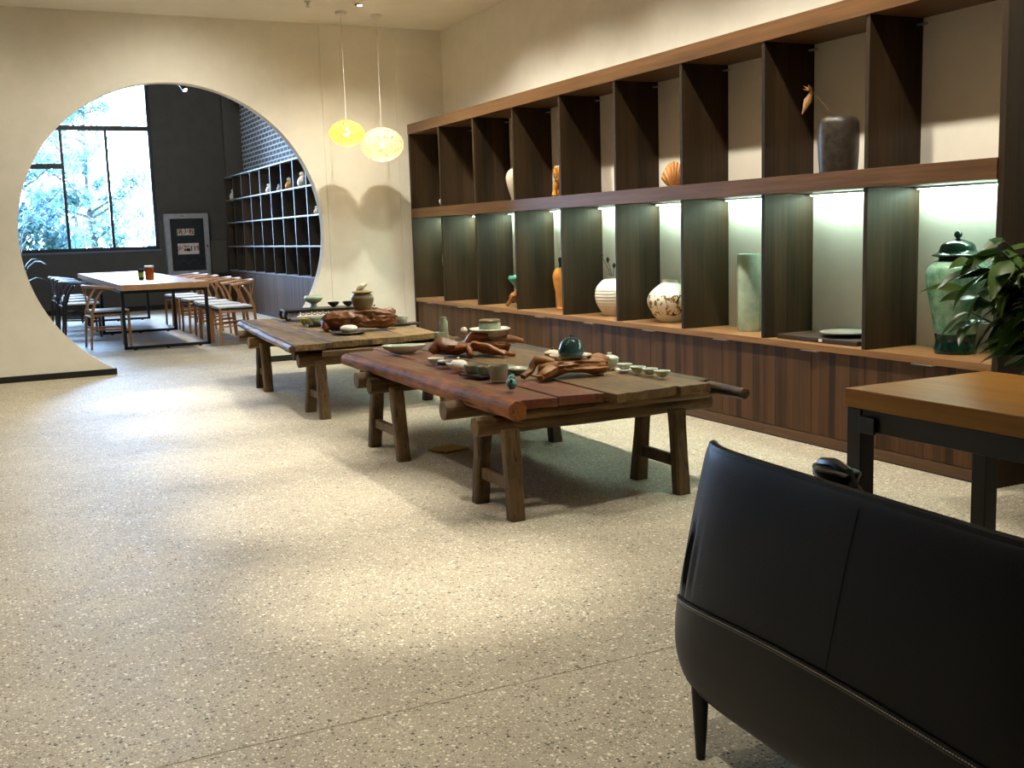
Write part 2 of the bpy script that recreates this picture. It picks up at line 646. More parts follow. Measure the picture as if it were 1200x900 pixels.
def gate_wall():
    zb_ = .058                         # the curve ends on the baseboard
    a0 = math.asin((GZ - zb_) / GR)
    n = 96
    arc = []
    for i in range(n + 1):
        a = -a0 + (PI + 2 * a0) * i / n      # right foot, over the top, left foot
        arc.append((GX + GR * math.cos(a), GZ + GR * math.sin(a)))
    arc = [(arc[0][0], 0)] + arc + [(arc[-1][0], 0)]
    n += 2
    x0, x1 = XL, SEAM1 - .0012
    outer = []
    for x, z in arc:
        dx, dz = x - GX, z - GZ
        ts = []
        if dx > 1e-6:
            ts.append((x1 - GX) / dx)
        if dx < -1e-6:
            ts.append((x0 - GX) / dx)
        if dz > 1e-6:
            ts.append((ZC - GZ) / dz)
        if dz < -1e-6:
            ts.append((0 - GZ) / dz)
        t = min(v for v in ts if v > 0)
        outer.append((GX + dx * t, GZ + dz * t))
    mb = MB()
    vs, fs = [], []
    for y in (YB, YB + TW):
        for (x, z) in arc:
            vs.append((x, y, z))
        for (x, z) in outer:
            vs.append((x, y, z))
    m = n + 1
    for s_ in (0, 1):
        o = s_ * 2 * m
        for i in range(n):
            fs.append((o + i, o + i + 1, o + m + i + 1, o + m + i))
    for i in range(n):
        fs.append((i, i + 1, 2 * m + i + 1, 2 * m + i))
    mb.add(vs, fs)
    # corner fillers where the fan of quads cuts the rectangle's corners
    for cx, cz in ((x0, ZC), (x1, ZC), (x0, 0), (x1, 0)):
        best = None
        for i in range(n):
            (ax, az), (bx, bz) = outer[i], outer[i + 1]
            on_x = lambda px: abs(px - cx) < 1e-5
            on_z = lambda pz: abs(pz - cz) < 1e-5
            if (on_x(ax) and on_z(bz)) or (on_z(az) and on_x(bx)):
                best = ((ax, az), (bx, bz))
        if best:
            (ax, az), (bx, bz) = best
            for y in (YB, YB + TW):
                mb.add([(ax, y, az), (bx, y, bz), (cx, y, cz)], [(0, 1, 2)])
    wall = struct(mb.build('wall_back', 'plaster', smooth=True, angle=30))
    box('panel', 'plaster', SEAM1 + .0012, SEAM2 - .0012, YB, YB + TW, 0, ZC, wall)
    box('panel', 'plaster', SEAM2 + .0012, XW, YB, YB + TW, 0, ZC, wall)
    box('seam_backing', 'seam', SEAM1 - .004, SEAM1 + .004, YB + .006, YB + TW - .01, 0, ZC, wall)
    box('seam_backing', 'seam', SEAM2 - .004, SEAM2 + .004, YB + .006, YB + TW - .01, 0, ZC, wall)
    return GX - GR * math.cos(a0), GX + GR * math.cos(a0)


gl_, gr_ = gate_wall()
struct(box('baseboard_left', 'black_strip', XL, gl_ + .012, YB - .014, YB + TW + .004, 0, .058))
struct(box('baseboard_right', 'black_strip', gr_ - .012, XF, YB - .014, YB + TW + .004, 0, .058))

# ---- the dining room behind the gate
struct(box('ceiling_far', 'dark_paint', XFL - .1, XW + .3, YB + TW, YF + .2, ZF, ZF + .1))
struct(box('wall_upper', 'dark_paint', XL - .1, XW + .3, YB, YB + TW, ZC + .12, ZF))
struct(box('wall_far_right', 'brick', XW, XW + .12, YB + TW, YF, 0, ZF))
WX0, WX1, WZ0, WZ1 = -.6, 3.0, 1.11, 4.35
wf = struct(box('wall_far', 'dark_paint', XFL, XW + .12, YF, YF + .2, 0, WZ0))
box('wall_section', 'dark_paint', XFL, XW + .12, YF, YF + .2, WZ1, ZF, wf)
box('wall_section', 'dark_paint', XFL, WX0, YF, YF + .2, WZ0, WZ1, wf)
box('wall_section', 'dark_paint', WX1, XW + .12, YF, YF + .2, WZ0, WZ1, wf)
box('column', 'column_paint', 4.27, 4.587, YF - .12, YF, 0, ZF, wf)
struct(box('baseboard_far', 'black_strip', XFL, 4.27, YF - .014, YF, 0, .09))
struct(box('wall_far_left', 'dark_paint', XFL - .2, XFL, YB + TW, YF + .2, 0, ZF))


def window(name, place, w, h, mulls, bars):
    """place maps (u, depth, v) to world; u runs along the wall"""
    root = empty_struct(name, place(0, 0, 0))
    org = Vector(place(0, 0, 0))

    def part(nm, mat, u0, u1, d0, d1, v0, v1):
        a, b = Vector(place(u0, d0, v0)) - org, Vector(place(u1, d1, v1)) - org
        return box(nm, mat, min(a.x, b.x), max(a.x, b.x), min(a.y, b.y), max(a.y, b.y), min(a.z, b.z), max(a.z, b.z), root)
    fr = MB()
    for (u0, u1, v0, v1) in ((0, w, 0, .06), (0, w, h - .06, h), (0, .06, .06, h - .06), (w - .06, w, .06, h - .06)):
        a, b = Vector(place(u0, .04, v0)) - org, Vector(place(u1, .12, v1)) - org
        fr.box(min(a.x, b.x), max(a.x, b.x), min(a.y, b.y), max(a.y, b.y), v0, v1)
    fr.build('window_frame', 'window_frame', root)
    part('window_sill', 'sill', -.02, w + .02, -.03, .04, -.03, .0)
    for u, v0, v1 in mulls:
        part('mullion', 'window_frame', u - .025, u + .025, .045, .115, v0, v1)
    for v, u0, u1 in bars:
        part('transom', 'window_frame', u0, u1, .045, .115, v - .045, v + .045)
    us = [.06] + [m[0] for m in mulls] + [w - .06]
    vs = [.06, bars[0][0], h - .06] if bars else [.06, h - .06]
    for i in range(len(us) - 1):
        for j in range(len(vs) - 1):
            part('pane', 'glass', us[i] + .027 * (i > 0), us[i + 1] - .027 * (i < len(us) - 2), .075, .081, vs[j] + .047 * (j > 0), vs[j + 1] - .047 * (j < len(vs) - 2))
    return root


H1 = WZ1 - WZ0
window('window_1', lambda u, d, v: (WX0 + u, YF + d, WZ0 + v), WX1 - WX0, H1,
       [(1.0, .06, H1 - .06), (2.065, .06, 2.12), (2.815, .06, 2.12)], [(2.165, .06, WX1 - WX0 - .06), (1.5, 1.03, 2.04)])
for nm, loc, rot, sx, sy in (('portal_far', ((WX0 + WX1) / 2, YF + .21, (WZ0 + WZ1) / 2), (R(-90), 0, 0), WX1 - WX0, H1),):
    ld = bpy.data.lights.new(nm, 'AREA')
    ld.shape = 'RECTANGLE'
    ld.size, ld.size_y = sx, sy
    ld.cycles.is_portal = True
    lo = bpy.data.objects.new(nm, ld)
    COL.objects.link(lo)
    lo.location = loc
    lo.rotation_euler = rot

# outside
struct(box('ground', 'grass', -40, 40, YF + .25, 70, -.3, -.15))


def tree(label, x, y, h, spread, seed, n):
    rnd = random.Random(seed)
    root = thing('garden_tree', label, 'tree', (x, y, -.15), 0, 'trees outside the dining room window')
    wood_ = MB()
    leaves = MB()
    tips = []
    wood_.tube([(0, 0, 0), (.05, 0, h * .25), (-.03, .05, h * .5), (.05, 0, h * .95)], [.10, .08, .05, .015], 7)
    for i in range(22):
        z0 = h * rnd.uniform(.12, .9)
        a = rnd.uniform(0, 2 * PI)
        ln = spread * rnd.uniform(.5, 1.1) * (1.1 - z0 / h * .6)
        p0 = Vector((0, 0, z0))
        p2 = p0 + Vector((math.cos(a) * ln, math.sin(a) * ln, ln * rnd.uniform(.3, .9)))
        p1 = p0.lerp(p2, .5) + Vector((0, 0, -.06 * ln))
        wood_.tube([p0, p1, p2], [.032, .02, .008], 5)
        for k in range(5):
            t = rnd.uniform(.3, 1)
            q0 = p0.lerp(p2, t)
            q1 = q0 + Vector((rnd.uniform(-1, 1), rnd.uniform(-1, 1), rnd.uniform(-.2, .8))) * .5
            wood_.tube([q0, q1], [.01, .004], 4)
            tips.append((q0, q1))
    for i in range(n):
        q0, q1 = rnd.choice(tips)
        c = q0.lerp(q1, rnd.random()) + Vector((rnd.gauss(0, .11), rnd.gauss(0, .11), rnd.gauss(0, .11)))
        s_ = rnd.uniform(.035, .075)
        mt = Matrix.Translation(c) @ Matrix.Rotation(rnd.uniform(0, 6), 4, 'Z') @ Matrix.Rotation(rnd.uniform(-1, 1), 4, 'X')
        leaves.add([(0, -s_ * 1.6, 0), (s_ * .7, 0, .01), (0, s_ * 1.6, 0), (-s_ * .7, 0, .01)], [(0, 1, 2, 3)], mt)
    wood_.build('trunk', 'bark', root)
    f = leaves.build('foliage', 'leaf_tree', root)
    f['kind'] = 'stuff'
    return root


tree('leafy garden tree filling the left window pane, growing close to the glass', .75, 23.6, 4.9, 1.5, 1, 5200)
tree('leafy garden tree seen behind the middle window panes', 2.4, 27.0, 5.0, 1.6, 2, 5200)
tree('low bushy garden tree seen through the lower right window pane', 6.0, 31.0, 4.0, 1.7, 3, 5200)
tree('garden tree further back, only its lower crown showing between the others', 2.6, 33.5, 4.6, 1.9, 4, 4200)
tree('garden tree beside the far corner of the dining room', 4.2, 25.2, 2.3, 1.1, 5, 3000)


# ================================================================== display shelf along the right wall
sh = thing('display_shelf', 'long dark wood display shelf with two rows of open bays along the right wall', 'shelf', (XF, SH0, 0))
O = Vector((XF, SH0, 0))


def sbox(nm, mat, x0, x1, y0, y1, z0, z1, bevel=.0015):
    return box(nm, mat, x0 - O.x, x1 - O.x, y0 - O.y, y1 - O.y, z0, z1, sh, bevel)


Z_CT, Z_M0, Z_M1, Z_T0, Z_T1 = .576, 1.411, 1.506, 2.267, 2.367
PT = .034
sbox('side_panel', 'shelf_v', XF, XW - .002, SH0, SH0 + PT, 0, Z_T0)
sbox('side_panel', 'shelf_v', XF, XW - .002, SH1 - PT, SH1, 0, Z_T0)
sbox('top_board', 'shelf_h', XF - .006, XW - .002, SH0, SH1, Z_T0, Z_T1)
sbox('middle_board', 'shelf_h', XF - .006, XB, SH0 + PT, SH1 - PT, Z_M0, Z_M1)
edges = [SH0 + PT] + BAYS + [SH1 - PT]
for y in BAYS:
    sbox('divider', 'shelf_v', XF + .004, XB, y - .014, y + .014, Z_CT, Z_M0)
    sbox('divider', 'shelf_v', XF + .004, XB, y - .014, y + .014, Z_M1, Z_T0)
for i in range(9):
    a, b = edges[i] + .014 * (i > 0), edges[i + 1] - .014 * (i < 8)
    sbox('back_panel', 'back_panel', XB, XB + .012, a - .01, b + .01, Z_CT, Z_M0, 0)
    sbox('back_panel', 'back_panel', XB, XB + .012, a - .01, b + .01, Z_M1, Z_T0, 0)
    ls = sbox('light_strip', 'metal_grey', XB - .05, XB - .02, a + .02, b - .02, Z_M0 - .012, Z_M0, 0)
    box('light_strip_diffuser', 'led', XB - .047 - O.x, XB - .023 - O.x, a + .03 - O.y, b - .03 - O.y, Z_M0 - .014, Z_M0 - .0121, ls)
    sbox('strip_clip', 'metal_grey', XB - .05, XB - .02, b - .05, b - .002, Z_T0 - .04, Z_T0 - .032, 0)

wt = thing('worktop', 'brown wood worktop running the length of the base cabinets', 'worktop', (XF, SH0, 0))
box('top_panel', 'worktop', 0, XW - .004 - XF, PT + .001, SH1 - SH0 - PT - .001, Z_CT - .036, Z_CT, wt, .002)

ZD0, ZD1 = .066, Z_CT - .04
for i in range(9):
    a, b = edges[i], edges[i + 1]
    where = ['below the green lidded jar', 'below the dark trays', 'below the celadon cylinder vase', 'below the floral vase',
             'below the white carved vase', 'below the orange vase', 'below the turquoise bowl', 'below the tall pale cylinder vase', 'below the slim brown vase'][i]
    cb = thing('base_cabinet', 'wood base cabinet ' + where, 'cabinet', (XF + .018, a, 0), 0, 'base cabinets under the display shelf')
    w = b - a
    box('carcass', 'door', .02, XW - .01 - XF - .018, .001, w - .001, .0, ZD1, cb)
    box('plinth', 'shelf_h', -.004, .02, .001, w - .001, .008, .062, cb, .001)
    box('toe_strip', 'black_strip', .0, .02, .001, w - .001, 0, .008, cb)
    for s_ in (0, 1):
        d = box('door', 'door', 0, .019, (s_ * w / 2) + .0015, (s_ + 1) * w / 2 - .0015, ZD0, ZD1, cb, .001)
        y0 = w / 2 - .066 if s_ == 0 else w / 2 + .002
        box('handle', 'metal_grey', -.027, .002, y0, y0 + .064, ZD1 - .002, ZD1 + .002, d)


# ================================================================== ceramics
def bowl(r, h, foot=.45, t=.06, flare=1.0):
    """cup or bowl profile, open at the top, with a foot ring"""
    f = r * foot
    return [(f * .9, 0), (f, 0), (f, h * .1), (f + (r - f) * .55, h * .35), (r * .93, h * .7), (r * flare, h),
            (r * flare - r * t, h), (r * .93 - r * t * 1.6, h * .7), (f + (r - f) * .45, h * .4), (f * .5, h * .18), (0, h * .16)]


def cup(r, h, taper=.75):
    return [(r * taper * .9, 0), (r * taper, .003), (r * .95, h * .6), (r, h), (r * .9, h), (r * .84, h * .6), (r * taper * .8, h * .12), (0, h * .1)]


def pot(name, label, cat, prof, mat, loc, rotz=0, seg=28, group=None, fn=None, sx=1, sy=1):
    o = MB().lathe(prof, seg, fn=fn, sx=sx, sy=sy).build(name, mat, None, True, loc=loc, rotz=rotz)
    return tag(o, label, cat, group)


def bl(*pts, n=5):
    """smooth a profile of (r,z) through Catmull-Rom"""
    P = [Vector((p[0], p[1], 0)) for p in pts]
    P = [P[0]] + P + [P[-1]]
    out = []
    for i in range(1, len(P) - 2):
        for k in range(n):
            t = k / n
            p0, p1, p2, p3 = P[i - 1], P[i], P[i + 1], P[i + 2]
            q = .5 * ((2 * p1) + (p2 - p0) * t + (2 * p0 - 5 * p1 + 4 * p2 - p3) * t * t + (3 * p1 - p0 - 3 * p2 + p3) * t ** 3)
            out.append((max(q.x, 0), q.y))
    out.append((pts[-1][0], pts[-1][1]))
    return out


# lower row, on the worktop
zc = Z_CT
pot('slim_vase', 'tall slim brown vase on the worktop in the bay beside the moon gate wall', 'vase',
    bl((.04, 0), (.045, .03), (.04, .08), (.052, .3), (.06, .42), (.045, .52), (.026, .55), (.032, .57)) + [(.02, .57), (.02, .5), (0, .5)], 'brown_glaze', (4.27, 10.19, zc))
pot('cylinder_vase', 'tall thin pale cylinder vase on the worktop, mostly behind a divider', 'vase',
    [(.036, 0), (.038, .01), (.038, .47), (.03, .48), (.028, .47), (.028, .1), (0, .1)], 'celadon_pale', (4.31, 9.38, zc))

# turquoise bowl on a root stand


def root_stand(name, label, loc, rotz, mat, limbs, cat='wood stand', deck=None):
    t = thing(name, label, cat, loc, rotz)
    mb = MB()
    for pts, rads in limbs:
        fine = []
        fr = []
        for i in range(len(pts) - 1):
            for k in range(4):
                u = k / 4
                p = Vector(pts[i]).lerp(Vector(pts[i + 1]), u)
                p += Vector((noise.noise(p * 30), noise.noise(p * 30 + Vector((5, 0, 0))), noise.noise(p * 30 + Vector((0, 9, 0))) * .5)) * .008
                p.z = max(p.z, rads[i] * .6)
                fine.append(p)
                fr.append(rads[i] * (1 - u) + rads[i + 1] * u)
        fine.append(Vector(pts[-1]))
        fr.append(rads[-1])
        mb.tube(fine, fr, 9, wob=.45)
    mb.build('root_wood', mat, t, True, angle=60)
    return t


root_stand('root_stand', 'small orange-brown root stand on the worktop under the turquoise bowl', (4.25, 8.62, zc), R(20), 'driftwood_pale',
           [([(-.12, -.05, .10), (-.05, -.02, .10), (.02, 0, .13), (.06, .02, .13)], [.018, .026, .03, .03]),
            ([(0, 0, .12), (.02, -.03, .06), (.0, -.05, .012)], [.03, .024, .018]),
            ([(.03, .02, .12), (.06, .04, .06), (.09, .05, .012)], [.03, .024, .018]),
            ([(-.02, .01, .11), (-.01, .06, .05), (-.03, .09, .012)], [.028, .02, .016]),
            ([(.03, 0, .12), (.09, -.02, .11), (.12, -.03, .012)], [.028, .02, .016])])
pot('stem_bowl', 'turquoise pointed bowl resting on the small root stand', 'bowl', bl((.02, 0), (.022, .01), (.05, .05), (.082, .09), (.07, .118)) + [(.06, .11), (.03, .06), (0, .05)],
    'turquoise', (4.27, 8.625, zc + .158))
t = thing('necked_vase', 'orange shouldered vase with a dark neck on the worktop', 'vase', (4.345, 7.92, zc))
MB().lathe(bl((.055, 0), (.058, .02), (.05, .035), (.06, .12), (.08, .24), (.083, .3), (.06, .35), (.03, .36)) + [(0, .36)]).build('body', 'orange_glaze', t, True)
MB().lathe([(.03, .36), (.028, .385), (.036, .42), (.03, .44), (.02, .44), (.02, .38), (0, .38)]).build('neck', 'jar_dark', t, True)

t = thing('carved_vase', 'white round vase carved with wavy lines on the worktop', 'vase', (4.375, 7.17, zc))
mb = MB()
prof = bl((.075, 0), (.08, .01), (.125, .08), (.143, .15), (.13, .22), (.085, .27), (.055, .285), (.058, .3))
mb.lathe([(r * (1 + .012 * math.sin(z * 260) * (1 if .07 < z < .21 else .2)), z) for r, z in [(prof[i][0] + (prof[i + 1][0] - prof[i][0]) * k / 4, prof[i][1] + (prof[i + 1][1] - prof[i][1]) * k / 4) for i in range(len(prof) - 1) for k in range(4)]] + [(.058, .3), (.045, .3), (.045, .26), (0, .2)], 40)
mb.build('body', 'white_glaze', t, True)
tw = thing('dry_twigs', 'thin dark twigs with small buds standing in the white carved vase', 'twigs', (4.375, 7.17, zc + .26))
for k, (dx, dy, dz) in enumerate(((-.11, -.02, .20), (-.05, -.10, .12), (-.02, .04, .16))):
    MB().tube([(0, 0, -.04), (dx * .4, dy * .4, dz * .5), (dx, dy, dz)], [.003, .0025, .002], 5).build('stem', 'twig_dark', tw)
    MB().lathe(bl((.001, -.02), (.011, 0), (.012, .014), (.001, .03)), 8, T(dx, dy, dz)).build('bud', 'twig_dark', tw, True)

pot('floral_vase', 'round cream vase with brown floral painting on the worktop', 'vase',
    bl((.08, 0), (.085, .008), (.14, .08), (.162, .15), (.14, .21), (.08, .262), (.058, .275), (.058, .297)) + [(.048, .297), (.048, .26), (0, .2)], 'floral', (4.355, 6.37, zc), R(70))
pot('celadon_cylinder', 'pale green celadon cylinder vase with carved ridges on the worktop', 'vase',
    [(.066, 0), (.07, .012), (.0715, .1), (.073, .25), (.073, .47), (.071, .482), (.062, .484), (.062, .2), (0, .2)], 'celadon', (4.335, 5.47, zc))
t = thing('flat_tray', 'flat dark wood tray lying on the worktop', 'tray', (4.30, 4.70, zc), R(2))
box('board', 'tray_brown', -.13, .15, -.33, .30, 0, .028, t, .006)
box('tag_label', 'sign_white', -.132, -.128, -.07, -.045, .006, .022, t)
t = thing('silver_plate', 'round silver rimmed plate on the flat dark tray', 'plate', (4.33, 4.60, zc + .028))
MB().lathe([(.07, 0), (.075, .004), (.13, .018), (.145, .024), (.145, .028), (.128, .024), (.07, .01), (0, .009)], 36).build('dish', 'tray_black', t, True)
MB().lathe([(.139, .026), (.147, .024), (.148, .030), (.139, .0305)], 36).build('rim', 'metal_grey', t, True)
t = thing('lidded_jar', 'large mottled green lidded jar on the worktop beside the houseplant', 'jar', (4.335, 3.85, zc))
MB().lathe(bl((.098, 0), (.1, .02), (.094, .06), (.1, .10)), 36).build('foot', 'jar_dark', t, True)
MB().lathe(bl((.1, .10), (.112, .18), (.135, .3), (.146, .38), (.14, .425), (.11, .455), (.088, .462)), 36).build('body', 'jar_green', t, True)
ld = MB().lathe(bl((.09, .462), (.088, .475), (.115, .482), (.118, .49), (.09, .505), (.075, .54), (.035, .56), (.012, .565)) + [(0, .565)], 36).build('lid', 'jar_dark', t, True)
MB().lathe(bl((.012, .563), (.01, .57), (.02, .583), (.014, .6), (.001, .61)), 16).build('knob', 'jar_dark', ld, True)

# upper row, on the middle board
zm = Z_M1
pot('round_pot', 'small white round pot on the middle board in the bay beside the moon gate wall', 'pot', bl((.03, 0), (.05, .03), (.055, .06), (.03, .09), (.022, .1)) + [(0, .1)], 'white_glaze', (4.19, 10.03, zm))
pot('white_cylinder', 'white straight cylinder vase on the middle board, mostly behind a divider', 'vase', [(.035, 0), (.036, .006), (.036, .17), (.03, .172), (.03, .05), (0, .05)], 'white_glaze', (4.2, 9.2, zm))
pot('cream_vase', 'cream egg-shaped vase on the middle board', 'vase',
    bl((.055, 0), (.06, .01), (.085, .09), (.105, .18), (.092, .24), (.05, .275), (.035, .282)) + [(.026, .28), (0, .2)], 'cream_glaze', (4.24, 8.49, zm))

# amber carved lion figure
t = thing('carved_lion', 'amber glazed carved animal figure with raised tail on the middle board', 'figurine', (4.22, 7.66, zm), R(200))
mb = MB()
mb.tube([(-.03, 0, .03), (-.03, 0, .09), (0, 0, .14), (.03, 0, .17)], [.055, .06, .058, .05], 12, wob=.3)
mb.tube([(.02, 0, .16), (.045, 0, .19), (.075, 0, .185)], [.045, .052, .035], 12, wob=.25)
mb.build('body', 'amber', t, True, angle=70)
for sy_ in (-1, 1):
    MB().tube([(.03, sy_ * .035, .11), (.045, sy_ * .04, .05), (.055, sy_ * .04, .008)], [.024, .018, .02], 8).build('leg', 'amber', t, True)
    MB().tube([(-.04, sy_ * .04, .06), (-.02, sy_ * .05, .025), (.0, sy_ * .05, .01)], [.03, .026, .016], 8).build('leg', 'amber', t, True)
    MB().lathe([(.012, 0), (.009, .012), (.001, .022)], 8, T(.04, sy_ * .033, .225)).build('ear', 'amber', t, True)
    MB().lathe(bl((.001, -.007), (.008, 0), (.001, .007)), 8, T(.09, sy_ * .02, .2)).build('eye', 'black_strip', t, True)
MB().tube([(-.06, 0, .06), (-.09, 0, .12), (-.07, 0, .2), (-.085, 0, .235)], [.014, .013, .012, .006], 7).build('tail', 'amber', t, True)
MB().tube([(.02, -.06, .222), (.03, 0, .232), (.02, .06, .225)], [.007, .014, .006], 6).build('brow', 'white_glaze', t, True)

# scallop shell shaped vase
t = thing('shell_vase', 'tan ribbed shell-shaped vase on the middle board', 'vase', (4.26, 6.17, zm), R(-35))
mb = MB()


def shell(u, v):
    a = R(-62 + 124 * u)
    rr = .045 + .165 * v
    rib = .007 * math.sin(u * PI * 18) * v
    edge = (1 - (2 * u - 1) ** 4)
    return (math.sin(a) * rr * .47, (.03 * math.sin(v * PI) * edge + rib) + .018 * edge, max(.0, -.045 + math.cos(a) * rr + .005 * v))


mb.grid(shell, 72, 14)
mb.grid(lambda u, v: (lambda p: (p[0], -p[1], p[2]))(shell(u, v)), 72, 14)
mb.build('body', 'tan_clay', t, True, angle=80)
MB().lathe([(.04, 0), (.042, .004), (.03, .02), (.02, .04), (0, .04)], 16, sx=1, sy=.7).build('foot', 'tan_clay', t, True)

pot('black_vase', 'tall dark rounded cylinder vase holding a dried flower on the middle board', 'vase',
    bl((.095, 0), (.1, .006), (.108, .12), (.107, .24), (.095, .285), (.06, .302), (.02, .304)) + [(.012, .304), (.012, .2), (0, .2)], 'black_clay', (4.235, 4.58, zm), 0, 36)
t = thing('dried_flower', 'dried lotus flower on a bent stem in the dark vase', 'flower', (4.235, 4.58, zm + .29))
MB().tube([(0, 0, -.05), (-.05, .04, .06), (-.11, .09, .15)], [.0035, .003, .0025], 5).build('stem', 'twig', t)
for k, (a, ln, dz) in enumerate(((2.2, .05, .035), (2.9, .055, .01), (3.6, .045, .03), (1.4, .035, .03))):
    c = Vector((-.11, .09, .15))
    tip = c + Vector((math.cos(a) * ln, math.sin(a) * ln, dz))
    MB().tube([c, c.lerp(tip, .5), tip], [.005, .014, .002], 6, squash=.4).build('petal', 'dry_flower', t, True)
MB().tube([(-.11, .09, .15), (-.125, .105, .10), (-.15, .12, .03)], [.006, .022, .003], 8).build('seed_pod', 'dry_flower', t, True)
t = thing('dry_sprig', 'small pale dry sprig leaning beside the dark vase', 'twigs', (4.34, 4.37, zm))
MB().tube([(0, 0, 0), (.02, -.02, .06), (-.01, -.03, .13)], [.004, .003, .002], 5).build('stem', 'dry_flower', t)
MB().tube([(.015, -.015, .05), (.04, .0, .10)], [.003, .002], 5).build('stem', 'dry_flower', t)


# ================================================================== tea tables
def timber(mb, pts, rad, seg=10, wob=.1):
    fine, fr = [], []
    for i in range(len(pts) - 1):
        n = max(2, int((Vector(pts[i + 1]) - Vector(pts[i])).length / .12))
        for k in range(n):
            u = k / n
            fine.append(Vector(pts[i]).lerp(Vector(pts[i + 1]), u))
            fr.append(rad[i] * (1 - u) + rad[i + 1] * u)
    fine.append(Vector(pts[-1]))
    fr.append(rad[-1])
    return mb.tube(fine, fr, seg, wob=wob)


def plank(x0, x1, y0, y1, z1, th, seed, skew0=0, skew1=0):
    """an uneven board along Y with ragged ends"""
    rnd = random.Random(seed)
    mb = MB()
    nx, ny = 6, 16

    def top(u, v):
        x = x0 + (x1 - x0) * u
        ya = y0 + skew0 * u + rnd_tab[int(u * nx)] * .008
        yb_ = y1 + skew1 * u + rnd_tab[int(u * nx) + 10] * .012
        y = ya + (yb_ - ya) * v
        w = .006 * noise.noise(Vector((x * 2 + seed, y * 2, 0)))
        x += .012 * noise.noise(Vector((y * 2.2, seed, u * .3))) * (1 if u in (0, 1) else .5)
        return x, y, z1 + w
    rnd_tab = [rnd.uniform(-1, 1) for _ in range(30)]
    vs, fs = [], []
    for j in range(ny + 1):
        for i in range(nx + 1):
            vs.append(top(i / nx, j / ny))
    n = len(vs)
    vs += [(x, y, z - th) for x, y, z in vs[:n]]
    W = nx + 1
    for j in range(ny):
        for i in range(nx):
            a = j * W + i
            fs.append((a, a + 1, a + W + 1, a + W))
            fs.append((n + a, n + a + W, n + a + W + 1, n + a + 1))
    for j in range(ny):
        for a in (j * W, j * W + nx):
            fs.append((a, a + W, n + a + W, n + a))
    for i in range(nx):
        for a in (i, ny * W + i):
            fs.append((a, a + 1, n + a + 1, n + a))
    return mb.add(vs, fs)


def trestle(t, ox, oy, y_near, y_far, xl, xr, z_beam, xb0, xb1, splay):
    """a bench under the boards: beam along X, legs splayed along Y, low stretchers"""
    yc = (y_near + y_far) / 2
    timber(MB(), [(xb0 - ox, yc - oy, z_beam), (xb1 - ox, yc - oy, z_beam)], [.046, .042], 8, .14).build('trestle_beam', 'old_beam', t, True, angle=50)
    for x in (xl, xr):
        tops = []
        for y, s_ in ((y_near, 1), (y_far, -1)):
            a = Vector((x - ox, y - oy, 0))
            b = Vector((x - ox + .006, y - oy + s_ * splay, z_beam))
            mb = MB()
            d = b - a
            n = 5
            vs, fs = [], []
            for k in range(n + 1):
                p = a + d * (k / n)
                w = .036 + .006 * noise.noise(Vector((x * 7, y * 7, k)))
                q = .031 + .006 * noise.noise(Vector((x * 7, y * 7, k + 40)))
                c = .010
                for dx, dy in ((-w + c, -q), (w - c, -q), (w, -q + c), (w, q - c), (w - c, q), (-w + c, q), (-w, q - c), (-w, -q + c)):
                    vs.append((p.x + dx, p.y + dy, p.z))
            for k in range(n):
                for i in range(8):
                    j = (i + 1) % 8
                    fs.append((k * 8 + i, k * 8 + j, k * 8 + 8 + j, k * 8 + 8 + i))
            fs += [tuple(range(7, -1, -1)), tuple(n * 8 + i for i in range(8))]
            mb.add(vs, fs).build('leg', 'old_leg', t)
            tops.append((a, d))
        z = .15 if True else 0
        (a0, d0), (a1, d1) = tops
        p0, p1 = a0 + d0 * (z / z_beam), a1 + d1 * (z / z_beam)
        MB().box(p0.x - .016, p0.x + .016, min(p0.y, p1.y), max(p0.y, p1.y), z - .027, z + .027).build('stretcher', 'old_leg', t, bevel=.004)


# near table
ax, ay = 2.55, 5.3
TA = thing('tea_table', 'rustic plank tea table with thick log edge and worn red paint', 'table', (ax, ay, 0))
ZT = .52
timber(MB(), [(2.0 - ax, 4.07 - ay, .488), (2.005 - ax, 5.2 - ay, .488), (1.975 - ax, 6.40 - ay, .495)], [.044, .044, .035], 18, .16).build('edge_log', 'old_log', TA, True, angle=50)
for (x0, x1, y0, y1, z, sd, k0, mat) in (
        (2.045, 2.235, 4.16, 6.55, ZT - .004, 3, -.02, 'red_plank'), (2.24, 2.455, 4.14, 6.66, ZT, 5, -.02, 'red_plank'),
        (2.46, 2.82, 4.02, 6.72, ZT + .004, 8, .05, 'old_plank'), (2.825, 3.0, 4.06, 6.74, ZT - .002, 11, .01, 'old_plank'),
        (3.0, 3.14, 4.2, 6.6, ZT - .012, 17, .05, 'old_plank')):
    plank(x0 - ax, x1 - ax, y0 - ay, y1 - ay, z, .042, sd, k0, .03).build('plank', mat, TA, bevel=.004)
timber(MB(), [(3.10 - ax, 3.94 - ay, .475), (3.17 - ax, 5.1 - ay, .46), (3.2 - ax, 6.5 - ay, .46)], [.026, .040, .042], 10, .2).build('edge_log', 'old_plank', TA, True, angle=50)
for y, z in ((4.62, .425), (5.92, .425)):
    timber(MB(), [(1.88 - ax, y - ay, z), (3.2 - ax, y - ay, z)], [.046, .044], 10, .12).build('crossbeam', 'old_beam', TA, True, angle=50)
timber(MB(), [(2.06 - ax, 4.2 - ay, .448), (3.12 - ax, 4.24 - ay, .446)], [.026, .026], 8, .12).build('crossbeam', 'old_beam', TA, True, angle=50)
trestle(TA, ax, ay, 4.12, 4.49, 2.0, 2.87, .395, 1.9, 3.16, .045)
trestle(TA, ax, ay, 5.57, 6.06, 2.02, 2.98, .40, 1.92, 3.16, .09)

